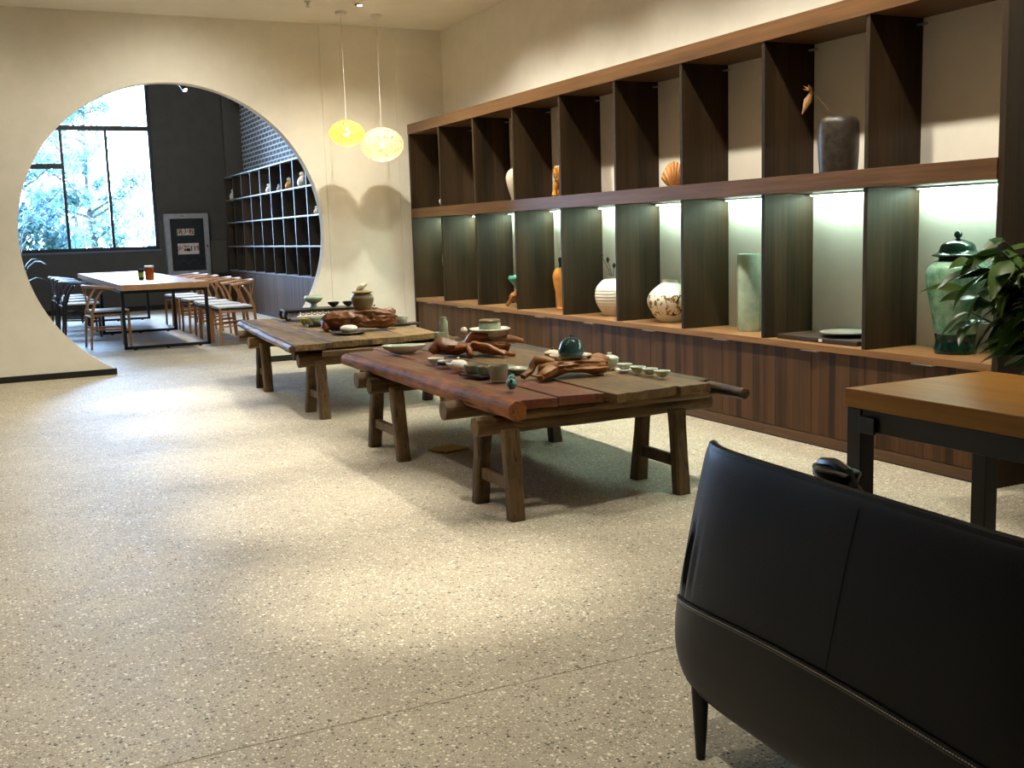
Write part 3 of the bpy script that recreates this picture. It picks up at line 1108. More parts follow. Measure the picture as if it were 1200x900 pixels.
# far table, boards turned a few degrees
bx, by = 2.55, 8.35
TB = thing('tea_table', 'rustic bare plank tea table with the big driftwood tray, nearer the moon gate', 'table', (bx, by, 0))
top = bpy.data.objects.new('table_top', None)
mt = Matrix.Rotation(R(-4.3), 4, 'Z')


def turned(mb):
    mb.v = [tuple(mt @ Vector(p)) for p in mb.v]
    return mb


for (x0, x1, y0, y1, z, sd, k0, mat) in (
        (-.585, -.33, -1.17, 1.47, .52, 21, .02, 'pale_plank'), (-.325, -.03, -1.12, 1.45, .522, 25, .03, 'pale_plank'),
        (-.025, .24, -1.02, 1.47, .518, 29, .04, 'pale_plank'), (.245, .52, -.96, 1.44, .52, 33, .06, 'pale_plank')):
    turned(plank(x0, x1, y0, y1, z, .044, sd, k0, .0)).build('plank', mat, TB, bevel=.004)
turned(timber(MB(), [(-.60, -1.12, .486), (-.6, .2, .486), (-.6, 1.44, .49)], [.026, .028, .024], 8, .2)).build('edge_log', 'pale_plank', TB, True, angle=50)
turned(timber(MB(), [(.55, -1.10, .475), (.55, .2, .475), (.55, 1.4, .475)], [.035, .038, .032], 8, .12)).build('edge_log', 'pale_plank', TB, True, angle=50)
for y in (7.5, 9.3):
    timber(MB(), [(1.93 - bx, y - by, .43), (3.2 - bx, y - by, .43)], [.044, .042], 8, .14).build('crossbeam', 'old_beam', TB, True, angle=50)
timber(MB(), [(2.06 - bx, 7.2 - by, .45), (3.05 - bx, 7.22 - by, .45)], [.022, .022], 8, .14).build('crossbeam', 'old_beam', TB, True, angle=50)
trestle(TB, bx, by, 7.19, 7.56, 2.05, 2.955, .395, 1.93, 3.1, .08)
trestle(TB, bx, by, 8.78, 9.06, 2.04, 2.955, .40, 1.93, 3.1, .07)
bpy.data.objects.remove(top)


# ------------------------------------------------------------------ driftwood tea trays
def driftwood(name, label, loc, rotz, L, W, Hh, seed, mat, limbs, base=.55, cat='driftwood tray', hollow=.42):
    t = thing(name, label, cat, loc, rotz)
    mb = MB()
    ns, sg = 44, 36
    vs, fs = [], []
    for i in range(ns + 1):
        u = i / ns
        x = (u - .5) * L
        prof = math.sin(PI * (u * .90 + .05)) ** .4
        arch = Hh * hollow * max(0, 1 - ((u - .5) / .3) ** 2) ** .7 * (1 + .5 * noise.noise(Vector((seed, x * 12, 2))))
        for k in range(sg):
            a = 2 * PI * k / sg
            ca, sa = math.cos(a), math.sin(a)
            ridge = noise.noise(Vector((x * 3 + .8 * sa, a * 3.0 + seed, 4)))       # long furrows
            n1 = noise.noise(Vector((x * 8, ca * 2 + seed, sa * 2)))
            n2 = noise.noise(Vector((x * 26, ca * 5 + seed, sa * 5)))
            rr = prof * (1 + .34 * ridge + .26 * n1 + .14 * n2)
            zz = Hh * (.5 + .62 * sa * prof) + .10 * Hh * n2
            lift = arch * min(1, max(0, 1 - zz / (Hh * .6)))
            zz = max(0, min(zz, Hh * (1 + .05 * n2))) + lift * .8
            wid = W * .5 * rr * (base + (1 - base) * min(1, max(0, zz / Hh)))
            vs.append((x + .05 * n1 * (abs(u - .5) * 2) + .02 * ridge, ca * wid, min(zz, Hh)))
    for i in range(ns):
        for k in range(sg):
            q = (k + 1) % sg
            fs.append((i * sg + k, i * sg + q, (i + 1) * sg + q, (i + 1) * sg + k))
    fs += [tuple(range(sg - 1, -1, -1)), tuple(ns * sg + k for k in range(sg))]
    mb.add(vs, fs).build('body', mat, t, True, angle=70)
    for pts, rads in limbs:
        m2 = MB()
        fine, fr = [], []
        for i in range(len(pts) - 1):
            for k in range(5):
                u = k / 5
                p = Vector(pts[i]).lerp(Vector(pts[i + 1]), u)
                p += Vector((0, noise.noise(p * 25), noise.noise(p * 25 + Vector((3, 1, 0))) * .6)) * .012
                r_ = rads[i] * (1 - u) + rads[i + 1] * u
                p.z = max(p.z, r_ * .8)
                fine.append(p)
                fr.append(r_)
        fine.append(Vector(pts[-1]))
        fr.append(rads[-1])
        m2.tube(fine, fr, 9, wob=.5).build('branch', mat, t, True, angle=70)
    return t


Z0 = ZT + .006
driftwood('driftwood_tray', 'branching driftwood tray on the near tea table under the stacked dish', (2.60, 5.82, Z0), R(-24), .36, .17, .075, 3.1, 'driftwood',
          [([(-.12, 0, .05), (-.22, .0, .06), (-.27, -.02, .03)], [.04, .045, .025]),
           ([(-.02, -.05, .06), (.08, -.12, .05), (.16, -.19, .015)], [.03, .022, .012]),
           ([(.02, -.04, .04), (.12, -.13, .03), (.22, -.17, .012)], [.025, .018, .010]),
           ([(-.05, -.05, .05), (-.04, -.11, .03), (-.03, -.16, .012)], [.028, .020, .012]),
           ([(-.06, .02, .06), (-.02, .0, .10), (.06, .03, .11)], [.03, .035, .03]),
           ([(.08, .04, .07), (.2, .1, .08), (.28, .12, .06)], [.03, .022, .012])])
driftwood('driftwood_tray', 'pale driftwood tray on the near tea table under the dark teapot', (2.58, 4.62, Z0), R(-14), .32, .16, .085, 7.7, 'driftwood_pale',
          [([(-.10, 0, .07), (-.17, .06, .09), (-.20, .05, .04), (-.25, .02, .012)], [.03, .024, .018, .016]),
           ([(-.10, -.03, .05), (-.15, -.06, .03), (-.19, -.09, .012)], [.04, .03, .016]),
           ([(.10, .02, .06), (.15, .02, .07), (.19, .02, .068)], [.04, .03, .016]),
           ([(-.08, .04, .06), (-.12, .09, .04), (-.13, .12, .012)], [.03, .022, .014])])
driftwood('driftwood_tray', 'big boat-shaped driftwood tray on the far tea table under the olive jar', (2.60, 8.02, Z0), R(-12), .54, .30, .150, 11.3, 'driftwood',
          [([(-.22, -.02, .10), (-.27, -.05, .05), (-.26, -.08, .015)], [.035, .03, .02]),
           ([(.18, 0, .10), (.25, .01, .125), (.28, .01, .125)], [.05, .04, .018])], .6, hollow=.12)

# ------------------------------------------------------------------ ware on the near table
za = ZT + .008
pot('leaf_dish', 'pale celadon leaf-shaped dish at the far log end of the near tea table', 'dish',
    [(.05, 0), (.06, .004), (.092, .026), (.1, .046), (.092, .05), (.075, .028), (.04, .012), (0, .011)], 'celadon_pale', (2.29, 6.22, za), R(-18), 36,
    fn=lambda a, z: 1 + (.10 * math.cos(2 * a) + .05 * math.sin(3 * a) + .04 * math.cos(5 * a)) * (z / .05), sx=1.25, sy=.7)
t = thing('bottle_vase', 'grey-green bottle vase with a square shoulder at the far end of the near tea table', 'vase', (2.66, 6.5, za))
box('base', 'celadon_grey', -.045, .015, -.03, .03, 0, .085, t, .006)
MB().lathe([(.03, 0), (.032, .02), (.028, .09), (.027, .15), (.02, .16), (.021, .18), (.012, .182), (0, .18)], 20, T(.015, 0, 0)).build('neck', 'celadon_grey', t, True)
t = thing('dish_stand', 'pale wavy dish on the branching driftwood carrying the tea caddy', 'dish', (2.70, 5.84, za + .118))
MB().lathe([(.05, 0), (.055, .004), (.10, .016), (.125, .028), (.12, .032), (.09, .02), (.04, .01), (0, .009)], 32, fn=lambda a, z: 1 + .05 * math.sin(6 * a) * z / .03).build('dish', 'celadon_pale', t, True)
t = thing('tea_caddy', 'pale tea caddy with a brown lid standing in the wavy dish', 'tea caddy', (2.70, 5.84, za + .129), R(20))
MB().lathe([(.06, 0), (.066, .004), (.066, .05), (.058, .056), (0, .056)], 28).build('body', 'celadon_grey', t, True)
MB().lathe([(.062, .056), (.064, .060), (.064, .068), (.056, .074), (0, .075)], 28).build('lid', 'brown_glaze', t, True)
pot('pebble_ball', 'small white ball figure sitting on the branching driftwood', 'ornament', bl((.006, 0), (.018, .008), (.02, .02), (.012, .034), (.001, .038)), 'white_glaze', (2.54, 5.86, za + .128))
pot('shallow_cup', 'white shallow cup on the red paint nearest the branching driftwood', 'cup', bowl(.048, .032), 'white_glaze', (2.235, 5.57, za))
t = thing('handle_cup', 'white cup in a dark ring holder on the red paint', 'cup', (2.225, 5.40, za))
MB().lathe(bowl(.046, .034)).build('bowl', 'white_glaze', t, True)
MB().lathe([(.041, .012), (.052, .014), (.053, .024), (.046, .026)], 28).build('ring', 'tray_black', t, True)
t = thing('round_teapot', 'white round lidded pot on the red paint', 'teapot', (2.215, 5.2, za))
MB().lathe(bl((.028, 0), (.032, .003), (.048, .022), (.046, .04), (.03, .054), (.012, .058)) + [(0, .058)]).build('body', 'white_glaze', t, True)
MB().lathe(bl((.005, .056), (.004, .062), (.008, .068), (.001, .073)), 12).build('knob', 'white_glaze', t, True)
MB().tube([(-.035, .02, .03), (-.052, .03, .036), (-.058, .034, .046)], [.011, .008, .005], 8).build('spout', 'white_glaze', t, True)
t = thing('square_tray', 'square black tray under the grey-green cups on the red paint', 'tray', (2.21, 4.93, za), R(12))
box('board', 'tray_black', -.06, .06, -.09, .09, 0, .012, t, .003)
pot('wide_cup', 'wide grey-green cup on the far half of the square black tray', 'cup', cup(.045, .042), 'celadon_grey', (2.20, 4.985, za + .012))
pot('small_cup', 'darker small grey-green cup on the near half of the square black tray', 'cup', cup(.04, .042), 'celadon_grey', (2.23, 4.885, za + .012))
t = thing('pitcher_cup', 'tall grey-green straight-sided serving cup beside the square black tray', 'cup', (2.225, 4.73, za))
MB().lathe([(.038, 0), (.041, .004), (.046, .04), (.05, .074), (.046, .074), (.041, .04), (.034, .01), (0, .01)]).build('body', 'celadon_grey', t, True)
MB().tube([(-.046, .0, .066), (-.058, .0, .072)], [.012, .006], 8).build('spout', 'celadon_grey', t, True)
pot('flat_dish', 'flat grey-green dish behind the tall serving cup', 'dish', [(.05, 0), (.055, .004), (.092, .018), (.088, .022), (.05, .009), (0, .008)], 'celadon_grey', (2.38, 5.06, za))
pot('flat_dish', 'smaller grey-green dish lying toward the dark teapot', 'dish', [(.035, 0), (.04, .004), (.068, .02), (.064, .024), (.036, .009), (0, .008)], 'celadon_grey', (2.44, 4.94, za))
t = thing('bird_figure', 'small turquoise ceramic bird at the log edge of the near tea table', 'figurine', (2.145, 4.42, za), R(60))
MB().lathe(bl((.012, 0), (.02, .006), (.03, .024), (.024, .042), (.008, .05)) + [(0, .05)], 18, sx=1.2, sy=.85).build('body', 'bird_glaze', t, True)
MB().lathe(bl((.006, .0), (.016, .012), (.01, .026), (.001, .03)), 14, T(.022, 0, .036)).build('head', 'bird_glaze', t, True)
MB().tube([(-.025, 0, .034), (-.045, 0, .05)], [.01, .005], 6, squash=.5).build('tail', 'teal_glaze', t, True)
MB().tube([(.036, 0, .048), (.046, 0, .046)], [.004, .001], 6).build('beak', 'dark_cup', t, True)
# dark teapot on its plate on the driftwood
zd = Z0 + .088
pot('tea_plate', 'white round plate on the pale driftwood under the dark teapot', 'plate', [(.06, 0), (.065, .003), (.105, .012), (.108, .016), (.065, .008), (0, .007)], 'cream_glaze', (2.60, 4.68, zd), 0, 32)
t = thing('dark_teapot', 'dark teal teapot on the white plate on the pale driftwood', 'teapot', (2.605, 4.68, zd + .008), R(40))
MB().lathe(bl((.055, 0), (.06, .004), (.065, .022), (.058, .05), (.043, .078), (.028, .088)) + [(0, .086)], 32).build('body', 'teal_glaze', t, True)
ld = MB().lathe([(.03, .086), (.029, .09), (.016, .094), (0, .095)], 24).build('lid', 'teal_glaze', t, True)
MB().lathe(bl((.005, .093), (.004, .098), (.009, .105), (.001, .111)), 12).build('knob', 'dark_cup', ld, True)
MB().tube([(.05, 0, .04), (.075, 0, .055), (.088, 0, .078)], [.014, .009, .006], 10).build('spout', 'teal_glaze', t, True)
MB().tube([(-.05, 0, .066), (-.082, 0, .062), (-.084, 0, .034), (-.056, 0, .022)], .006, 8).build('handle', 'teal_glaze', t, True)
t = thing('cream_box', 'small cream bowl with a dark knobbed lid between driftwood trays', 'bowl', (2.76, 5.17, za + .02))
MB().lathe(bowl(.045, .036)).build('bowl', 'yellow_olive', t, True)
ld = MB().lathe([(.044, .036), (.04, .042), (.015, .052), (0, .053)], 24).build('lid', 'cream_glaze', t, True)
MB().lathe(bl((.005, .052), (.009, .06), (.001, .068)), 12).build('knob', 'dark_cup', ld, True)
t = thing('wood_rest', 'flat wood rest under the small cream bowl', 'coaster', (2.76, 5.17, za))
MB().lathe([(.05, 0), (.052, .003), (.052, .018), (.05, .02), (0, .02)], 24).build('disc', 'driftwood', t, True)
# gaiwan and cups
t = thing('gaiwan', 'white lidded tea bowl standing behind the row of small cups', 'lidded bowl', (2.90, 4.80, za))
MB().lathe(bowl(.05, .05, .5)).build('bowl', 'celadon_pale', t, True)
ld = MB().lathe([(.046, .048), (.044, .055), (.018, .066), (0, .067)], 28).build('lid', 'celadon_pale', t, True)
MB().lathe([(.006, .066), (.01, .072), (.013, .078), (.008, .078), (0, .073)], 14).build('knob', 'celadon_pale', ld, True)
pot('saucer', 'white saucer under the first small cup next to the lidded tea bowl', 'saucer', [(.03, 0), (.033, .002), (.05, .009), (.048, .012), (.03, .005), (0, .005)], 'white_glaze', (2.885, 4.63, za))
for k, (x, y, z, lab) in enumerate(((2.885, 4.63, .005, 'small white cup standing on the white saucer'), (2.90, 4.53, 0, 'small white cup next after the cup with the saucer'),
                                    (2.905, 4.43, 0, 'small white cup third in the row from the lidded tea bowl'), (2.905, 4.325, 0, 'small white cup last in the row, nearest the plank ends'))):
    pot('tea_cup', lab, 'cup', bowl(.04, .032, .42), 'celadon_pale', (x, y, za + z), 0, 24, 'small white cups in a row')

# ------------------------------------------------------------------ ware on the far table
zb = .528
# carved black low stand with curled feet
t = thing('low_stand', 'low carved black wood stand with curled feet on the far tea table', 'stand', (2.70, 9.36, zb), R(-4))
box('top_board', 'black_wood', -.36, .36, -.14, .14, .078, .096, t, .003)
for sx_ in (-1, 1):
    for sy_ in (-1, 1):
        MB().tube([(sx_ * .345, sy_ * .125, .08), (sx_ * .355, sy_ * .125, .04), (sx_ * .345, sy_ * .125, .014), (sx_ * .322, sy_ * .125, .012), (sx_ * .316, sy_ * .125, .024)], [.016, .014, .012, .011, .009], 8).build('leg', 'black_wood', t, True)
for sy_ in (-1, 1):
    mb = MB()
    for k in range(13):
        x = -.3 + k * .05
        pts = [(x + .02 * math.cos(a), sy_ * .125, .062 + .014 * math.sin(a)) for a in [i * 2 * PI / 8 for i in range(9)]]
        mb.tube(pts, .0045, 5)
    mb.box(-.345, .345, sy_ * .125 - .005, sy_ * .125 + .005, .074, .079)
    mb.build('fretwork', 'black_wood', t)
pot('stem_cup', 'celadon bowl on a tall foot standing on the low black stand', 'cup', bl((.04, 0), (.042, .006), (.028, .02), (.028, .04), (.07, .065), (.082, .09), (.07, .112)) + [(.06, .11), (.05, .08), (0, .06)], 'celadon', (2.62, 9.36, zb + .096))
pot('dark_bowl', 'small dark flared bowl on the low black stand next to the celadon stem bowl', 'bowl', bowl(.052, .045, .3), 'dark_cup', (2.80, 9.36, zb + .096), 0, 24)
pot('dark_bowl', 'small dark flared bowl on the low black stand next to the olive jar', 'bowl', bowl(.052, .045, .3), 'dark_cup', (2.93, 9.34, zb + .096), 0, 24)
# small tray with cups
t = thing('small_tray', 'small black rectangular tray under the celadon cup on the far tea table', 'tray', (2.43, 8.60, zb), R(-4))
box('board', 'tray_black', -.085, .085, -.06, .06, 0, .014, t, .003)
pot('lime_cup', 'lime green round cup behind the small black tray', 'cup', cup(.06, .055, .6), 'lime_glaze', (2.385, 8.76, zb))
pot('celadon_cup', 'grey celadon round cup on the small black tray', 'cup', cup(.062, .055, .6), 'celadon', (2.435, 8.60, zb + .014))
t = thing('cloth_roll', 'blue-grey rolled cloth lying beside the celadon cup', 'cloth', (2.56, 8.86, zb), R(-8))
MB().tube([(-.13, 0, .026), (-.05, .005, .028), (.05, 0, .028), (.13, .004, .026)], [.024, .027, .027, .024], 12).build('roll', 'blue_glaze', t, True)
# jar with bird lid on the big driftwood
zj = Z0 + .150
t = thing('bird_jar', 'olive round-shouldered jar with a bird on its lid on the big driftwood', 'jar', (2.645, 8.06, zj))
MB().lathe(bl((.064, 0), (.066, .006), (.078, .04), (.088, .085), (.078, .112), (.066, .122), (.07, .132)), 32).build('body', 'olive_glaze', t, True)
ld = MB().lathe([(.078, .132), (.084, .136), (.08, .142), (.03, .152), (0, .153)], 32).build('lid', 'yellow_olive', t, True)
mb = MB()
mb.lathe(bl((.006, -.05), (.018, -.025), (.022, 0), (.014, .028), (.012, .04), (.003, .052)), 14, T(0, 0, .178) @ Matrix.Rotation(R(62), 4, 'Y'))
mb.tube([(.0, 0, .15), (.0, 0, .17)], .006, 6)
mb.build('bird', 'cream_glaze', ld, True)
t = thing('little_pot', 'tiny cream pot with a black knob on the big driftwood', 'pot', (2.74, 8.06, zj))
MB().lathe(bl((.015, 0), (.024, .008), (.022, .018), (.008, .022)) + [(0, .022)], 16).build('body', 'cream_glaze', t, True)
MB().lathe(bl((.004, .02), (.009, .028), (.001, .036)), 10).build('knob', 'dark_cup', t, True)
t = thing('oval_plate', 'dark brown oval plate near the plank ends of the far tea table', 'plate', (2.42, 7.72, zb))
MB().lathe([(.11, 0), (.12, .004), (.135, .012), (.13, .015), (.11, .008), (0, .008)], 36, sx=1, sy=.7).build('dish', 'tray_brown', t, True)
pot('white_teapot', 'white faceted pebble-shaped pot on the dark oval plate', 'pot', bl((.035, 0), (.05, .006), (.068, .026), (.06, .045), (.035, .056), (.01, .058)) + [(0, .058)], 'white_glaze', (2.42, 7.73, zb + .008), 0, 10)
t = thing('slate_tray', 'thin black slate under the white bowl at the shelf side of the far tea table', 'tray', (3.02, 8.16, zb), R(-4))
box('board', 'tray_black', -.12, .12, -.08, .08, 0, .012, t, .002)
pot('white_bowl', 'white footed bowl on the thin black slate', 'bowl', cup(.055, .06, .62), 'white_glaze', (3.0, 8.17, zb + .012))

t = thing('yellow_card', 'flat yellow card lying on the floor under the near tea table', 'card', (2.35, 5.71, 0), R(20))
box('sheet', 'yellow_card', -.09, .09, -.08, .08, 0, .012, t, .002)


# ================================================================== pendant lamps
def pendant(label, x, y, zc_, rx, h, mat, seed, keep):
    rnd = random.Random(seed)
    t = thing('pendant_lamp', label, 'pendant lamp', (x, y, ZC), 0, 'woven ball pendant lamps')
    MB().lathe([(0, 0), (.055, 0), (.055, -.02), (.048, -.028), (0, -.028)], 24).build('ceiling_rose', 'white_metal', t, True)
    MB().tube([(0, 0, -.028), (0, 0, zc_ + h / 2 - ZC)], .004, 6).build('cord', 'white_metal', t, True)
    bm = bmesh.new()
    bmesh.ops.create_icosphere(bm, subdivisions=5, radius=1)
    for v in bm.verts:
        p = v.co.copy()
        z = math.copysign(abs(p.z) ** 1.0, p.z)
        k = 1 + .10 * (1 - z * z)
        v.co = (p.x * rx / 1.1 * k, p.y * rx / 1.1 * k, z * h / 2)
    kill = []
    for f in bm.faces:
        c = f.calc_center_median()
        n1 = noise.noise(Vector((c.x / rx * 7 + seed, c.y / rx * 7, c.z / rx * 7)))
        n2 = noise.noise(Vector((c.x / rx * 15, c.y / rx * 15 + seed, c.z / rx * 15)))
        if n1 * .6 + n2 * .7 > keep:
            kill.append(f)
    bmesh.ops.delete(bm, geom=kill, context='FACES')
    me = bpy.data.meshes.new('lamp_shade')
    bm.to_mesh(me)
    bm.free()
    me.materials.append(M[mat])
    s_ = bpy.data.objects.new('lamp_shade', me)
    COL.objects.link(s_)
    s_.parent = t
    s_.location = (0, 0, zc_ - ZC)
    MB().lathe(bl((.012, .05), (.014, .03), (.034, 0), (.03, -.02), (.001, -.034)), 16, T(0, 0, zc_ - ZC)).build('bulb', 'bulb', t, True)
    MB().tube([(0, 0, zc_ + h / 2 - ZC), (0, 0, zc_ + .05 - ZC)], .016, 8).build('lamp_holder', 'white_metal', t, True)
    l = bpy.data.lights.new('pendant_light', 'POINT')
    l.energy = PENDANT
    l.color = (1, .84, .55)
    l.shadow_soft_size = .06
    lo = bpy.data.objects.new('pendant_light', l)
    COL.objects.link(lo)
    lo.parent = t
    lo.location = (0, 0, zc_ - ZC - .05)


pendant('smaller yellow woven ball pendant lamp beside the moon gate', 3.297, 10.274, 2.228, .172, .25, 'shade_yellow', 2, .2)
pendant('larger white woven ball pendant lamp beside the shelf end', 3.665, 10.312, 2.126, .213, .335, 'shade_white', 5, .18)


# ================================================================== ceiling spotlights
def spot(label, x, y, target, watts, angle, group, blend=.5, lit=True, size=.03):
    t = thing('recessed_spotlight', label, 'spotlight', (x, y, ZC), 0, group)
    MB().lathe([(.052, -.001), (.052, -.008), (.04, -.010), (.037, -.0015)], 28).build('trim_ring', 'white_metal', t, True)
    MB().lathe([(0, -.002), (.036, -.002), (.036, -.004), (0, -.004)], 24).build('lens', 'spot_face', t)
    l = bpy.data.lights.new('spot_light', 'SPOT')
    l.energy = watts
    l.color = WARM
    l.spot_size = R(angle)
    l.spot_blend = blend
    l.shadow_soft_size = size
    lo = bpy.data.objects.new('spot_light', l)
    COL.objects.link(lo)
    lo.parent = t
    lo.location = (0, 0, -.02)
    d = Vector(target) - Vector((x, y, ZC - .02))
    lo.rotation_euler = d.to_track_quat('-Z', 'Y').to_euler()


for y in (3.54, 4.87, 6.2, 7.53, 8.86):
    spot('recessed ceiling spotlight over the open terrazzo floor', 1.38, y, (1.38, y, 0), SPOT_FLOOR, 29, 'spotlights over the open floor', 1.0)
for y in (3.25, 4.4, 5.5, 6.65, 7.8, 8.8, 9.42):
    tx, ty, tz = (4.1, y, 0) if y < 9 else (3.5, y + .75, 0)
    spot('recessed ceiling spotlight along the display shelf', 3.38 if y < 9 else 3.25, y, (tx, ty, tz), SPOT_SHELF, 119, 'spotlights along the shelf', .9)

for y in (1.6, 4.3, 6.6, 8.9):  # fill row added to brighten the left floor, no such lamps known
    spot('added wide ceiling fill light over the empty left floor', .2, y, (.1, y + .1, 0), SPOT_FILL, 88, 'added fill lights over the left floor', .8, size=.08)
for x, k in ((-.2, .17), (1.75, .42)):  # invented wall-wash lamps that lift the brightness of the gate wall
    spot('added ceiling fill light washing the moon gate wall', x, 9.3, (x, 11.2, .75), SPOT_FILL * k, 112, 'added fill lights washing the moon gate wall', .9, size=.05)

# small swivelling spotlight seen near the pendant lamps, and the sprinkler
t = thing('swivel_spotlight', 'small white swivelling ceiling spotlight near the pendant cords', 'spotlight', (3.33, 9.84, ZC))
MB().lathe([(0, 0), (.05, 0), (.05, -.01), (.04, -.014), (0, -.014)], 24).build('housing', 'white_metal', t, True)
MB().lathe([(.034, -.0141), (.034, -.02), (.0, -.02)], 20, T(-.0, 0, 0)).build('dark_well', 'black_strip', t, True)
MB().lathe([(0, 0), (.02, 0), (.022, -.008), (0, -.012)], 16, T(.012, -.004, -.0201)).build('lens', 'spot_face', t, True)
t = thing('sprinkler_head', 'small dark ceiling sprinkler near the pendant cords', 'sprinkler', (2.88, 9.93, ZC))
MB().lathe([(0, 0), (.03, 0), (.028, -.006), (.01, -.01), (.009, -.03), (0, -.03)], 16).build('body', 'metal_grey', t, True)
MB().lathe([(0, -.045), (.02, -.045), (.02, -.048), (0, -.048)], 12).build('deflector', 'metal_grey', t, True)
MB().box(-.012, -.009, -.003, .003, -.046, -.026).box(.009, .012, -.003, .003, -.046, -.026).build('frame_arms', 'metal_grey', t)


# ================================================================== desk at the right
DX0, DX1, DY0, DY1, DZ = 2.54, 3.205, .95, 2.705, .70
dk = thing('work_desk', 'desk with a thick orange wood top on square black steel legs', 'desk', (DX0, DY0, 0))
w, d = DX1 - DX0, DY1 - DY0
box('desk_top', 'desk_wood', 0, w, 0, d, DZ - .062, DZ, dk, .003)
LG = .062
for x in (.006, w - .006 - LG):
    for y in (.006, d - .006 - LG):
        box('leg', 'metal_black', x, x + LG, y, y + LG, 0, DZ - .064, dk, .003)
for x in (.012, w - .012 - .04):
    box('apron', 'metal_black', x, x + .04, LG + .006, d - LG - .006, DZ - .135, DZ - .064, dk, .002)
for y in (.012, d - .012 - .04):
    box('apron', 'metal_black', LG + .006, w - LG - .006, y, y + .04, DZ - .135, DZ - .064, dk, .002)
box('bracket', 'metal_black', -.004, .006, d - LG - .075, d - LG - .01, DZ - .14, DZ - .085, dk, .002)


# ================================================================== black leather armchair, seen from behind
AC = thing('lounge_armchair', 'black leather lounge armchair with slim black legs, facing the desk', 'armchair', (1.372, 1.53, 0), R(-3))
HW = .54
# outer back profile (x towards the seat, z), lower and upper panels


def edge_round(u):
    return .035 * abs(u) ** 9


def back_pt(px, z, u, puff):
    y = u * HW * (1 - .012 * (z - .2)) if True else 0
    x = px + edge_round(u) - puff * (1 - u * u)
    return (x, y, z)


def curve(pts, t):
    n = len(pts) - 1
    i = min(int(t * n), n - 1)
    f = t * n - i
    P = [Vector(p) for p in [pts[0]] + list(pts) + [pts[-1]]]
    p0, p1, p2, p3 = P[i], P[i + 1], P[i + 2], P[i + 3]
    return .5 * ((2 * p1) + (p2 - p0) * f + (2 * p0 - 5 * p1 + 4 * p2 - p3) * f * f + (3 * p1 - p0 - 3 * p2 + p3) * f ** 3)


UP = [(.012, .402, 0), (.026, .47, 0), (.056, .60, 0), (.084, .705, 0), (.096, .728, 0)]
LO = [(.008, .40, 0), (.0, .33, 0), (.004, .25, 0), (.03, .175, 0), (.10, .14, 0)]


def upper(u, v):
    c = curve(UP, v)
    uu = 2 * u - 1
    x, y, z = back_pt(c.x, c.y, uu, .006)
    z -= .028 * uu * uu * (1 - v)
    # gathers near the far lower side edge
    g = math.exp(-((uu - .93) / .07) ** 2) * math.exp(-((z - .47) / .07) ** 2)
    x -= .010 * g * math.sin(y * 190)
    return (x, y, z)


def lower(u, v):
    c = curve(LO, v)
    uu = 2 * u - 1
    x, y, z = back_pt(c.x, c.y, uu, .008)
    z -= .028 * uu * uu * (1 - v)
    z += .04 * abs(uu) ** 10 * max(0, (v - .5) * 2)
    return (x, y, z)


def solid(mb, name, mat, parent, th):
    o = mb.build(name, mat, parent, True, angle=60)
    m = o.modifiers.new('thickness', 'SOLIDIFY')
    m.thickness = th
    m.offset = 0
    return o


ub = solid(MB().grid(upper, 90, 22), 'back_upper', 'leather', AC, .03)
lb = solid(MB().grid(lower, 60, 22), 'back_lower', 'leather', AC, .03)
n = 60
MB().tube([Vector(upper(i / n, 1)) + Vector((-.004, 0, .004)) for i in range(n + 1)], .012, 8).build('top_piping', 'leather', ub, True)
MB().tube([Vector(upper(.465, i / 20)) + Vector((-.0145, 0, 0)) for i in range(21)], .0022, 6).build('centre_seam', 'leather', ub, True)
MB().tube([Vector(lower(i / n, 0)) + Vector((-.012, 0, .0)) for i in range(n + 1)], .007, 8).build('seam_piping', 'leather_gloss', lb, True)
mb = MB()
ns = 170
for i in range(ns):
    a = Vector(lower(i / ns, 0)) + Vector((-.019, 0, .004))
    b = Vector(lower((i + .55) / ns, 0)) + Vector((-.019, 0, .004))
    mb.tube([a, b], .0011, 4)
st = mb.build('stitching', 'thread', lb)
st['kind'] = 'stuff'
# arms, seat, inner back (turned away from the camera)


def pillow(name, x0, x1, y0, y1, z0, z1, mat='leather', bev=.05):
    o = MB().box(x0, x1, y0, y1, z0, z1).build(name, mat, AC, True, angle=180)
    b = o.modifiers.new('bevel', 'BEVEL')
    b.width = bev
    b.segments = 5
    return o


for s_ in (-1, 1):
    a, b = sorted((s_ * (HW - .005), s_ * (HW - .13)))
    pillow('armrest', .14, .74, a, b, .17, .50, bev=.045)
pillow('seat_cushion', .18, .76, -HW + .135, HW - .135, .26, .42)
pillow('seat_base', .13, .74, -HW + .12, HW - .12, .15, .27, bev=.03)
o = pillow('back_cushion', .10, .24, -HW + .135, HW - .135, .40, .66, bev=.05)
for x, y in ((.03, HW - .09), (.03, -HW + .09), (.68, HW - .07), (.68, -HW + .07)):
    MB().lathe([(.009, 0), (.011, .002), (.021, .17), (.021, .20), (0, .2)], 14, T(x, y, 0)).build('leg', 'metal_black', AC, True)

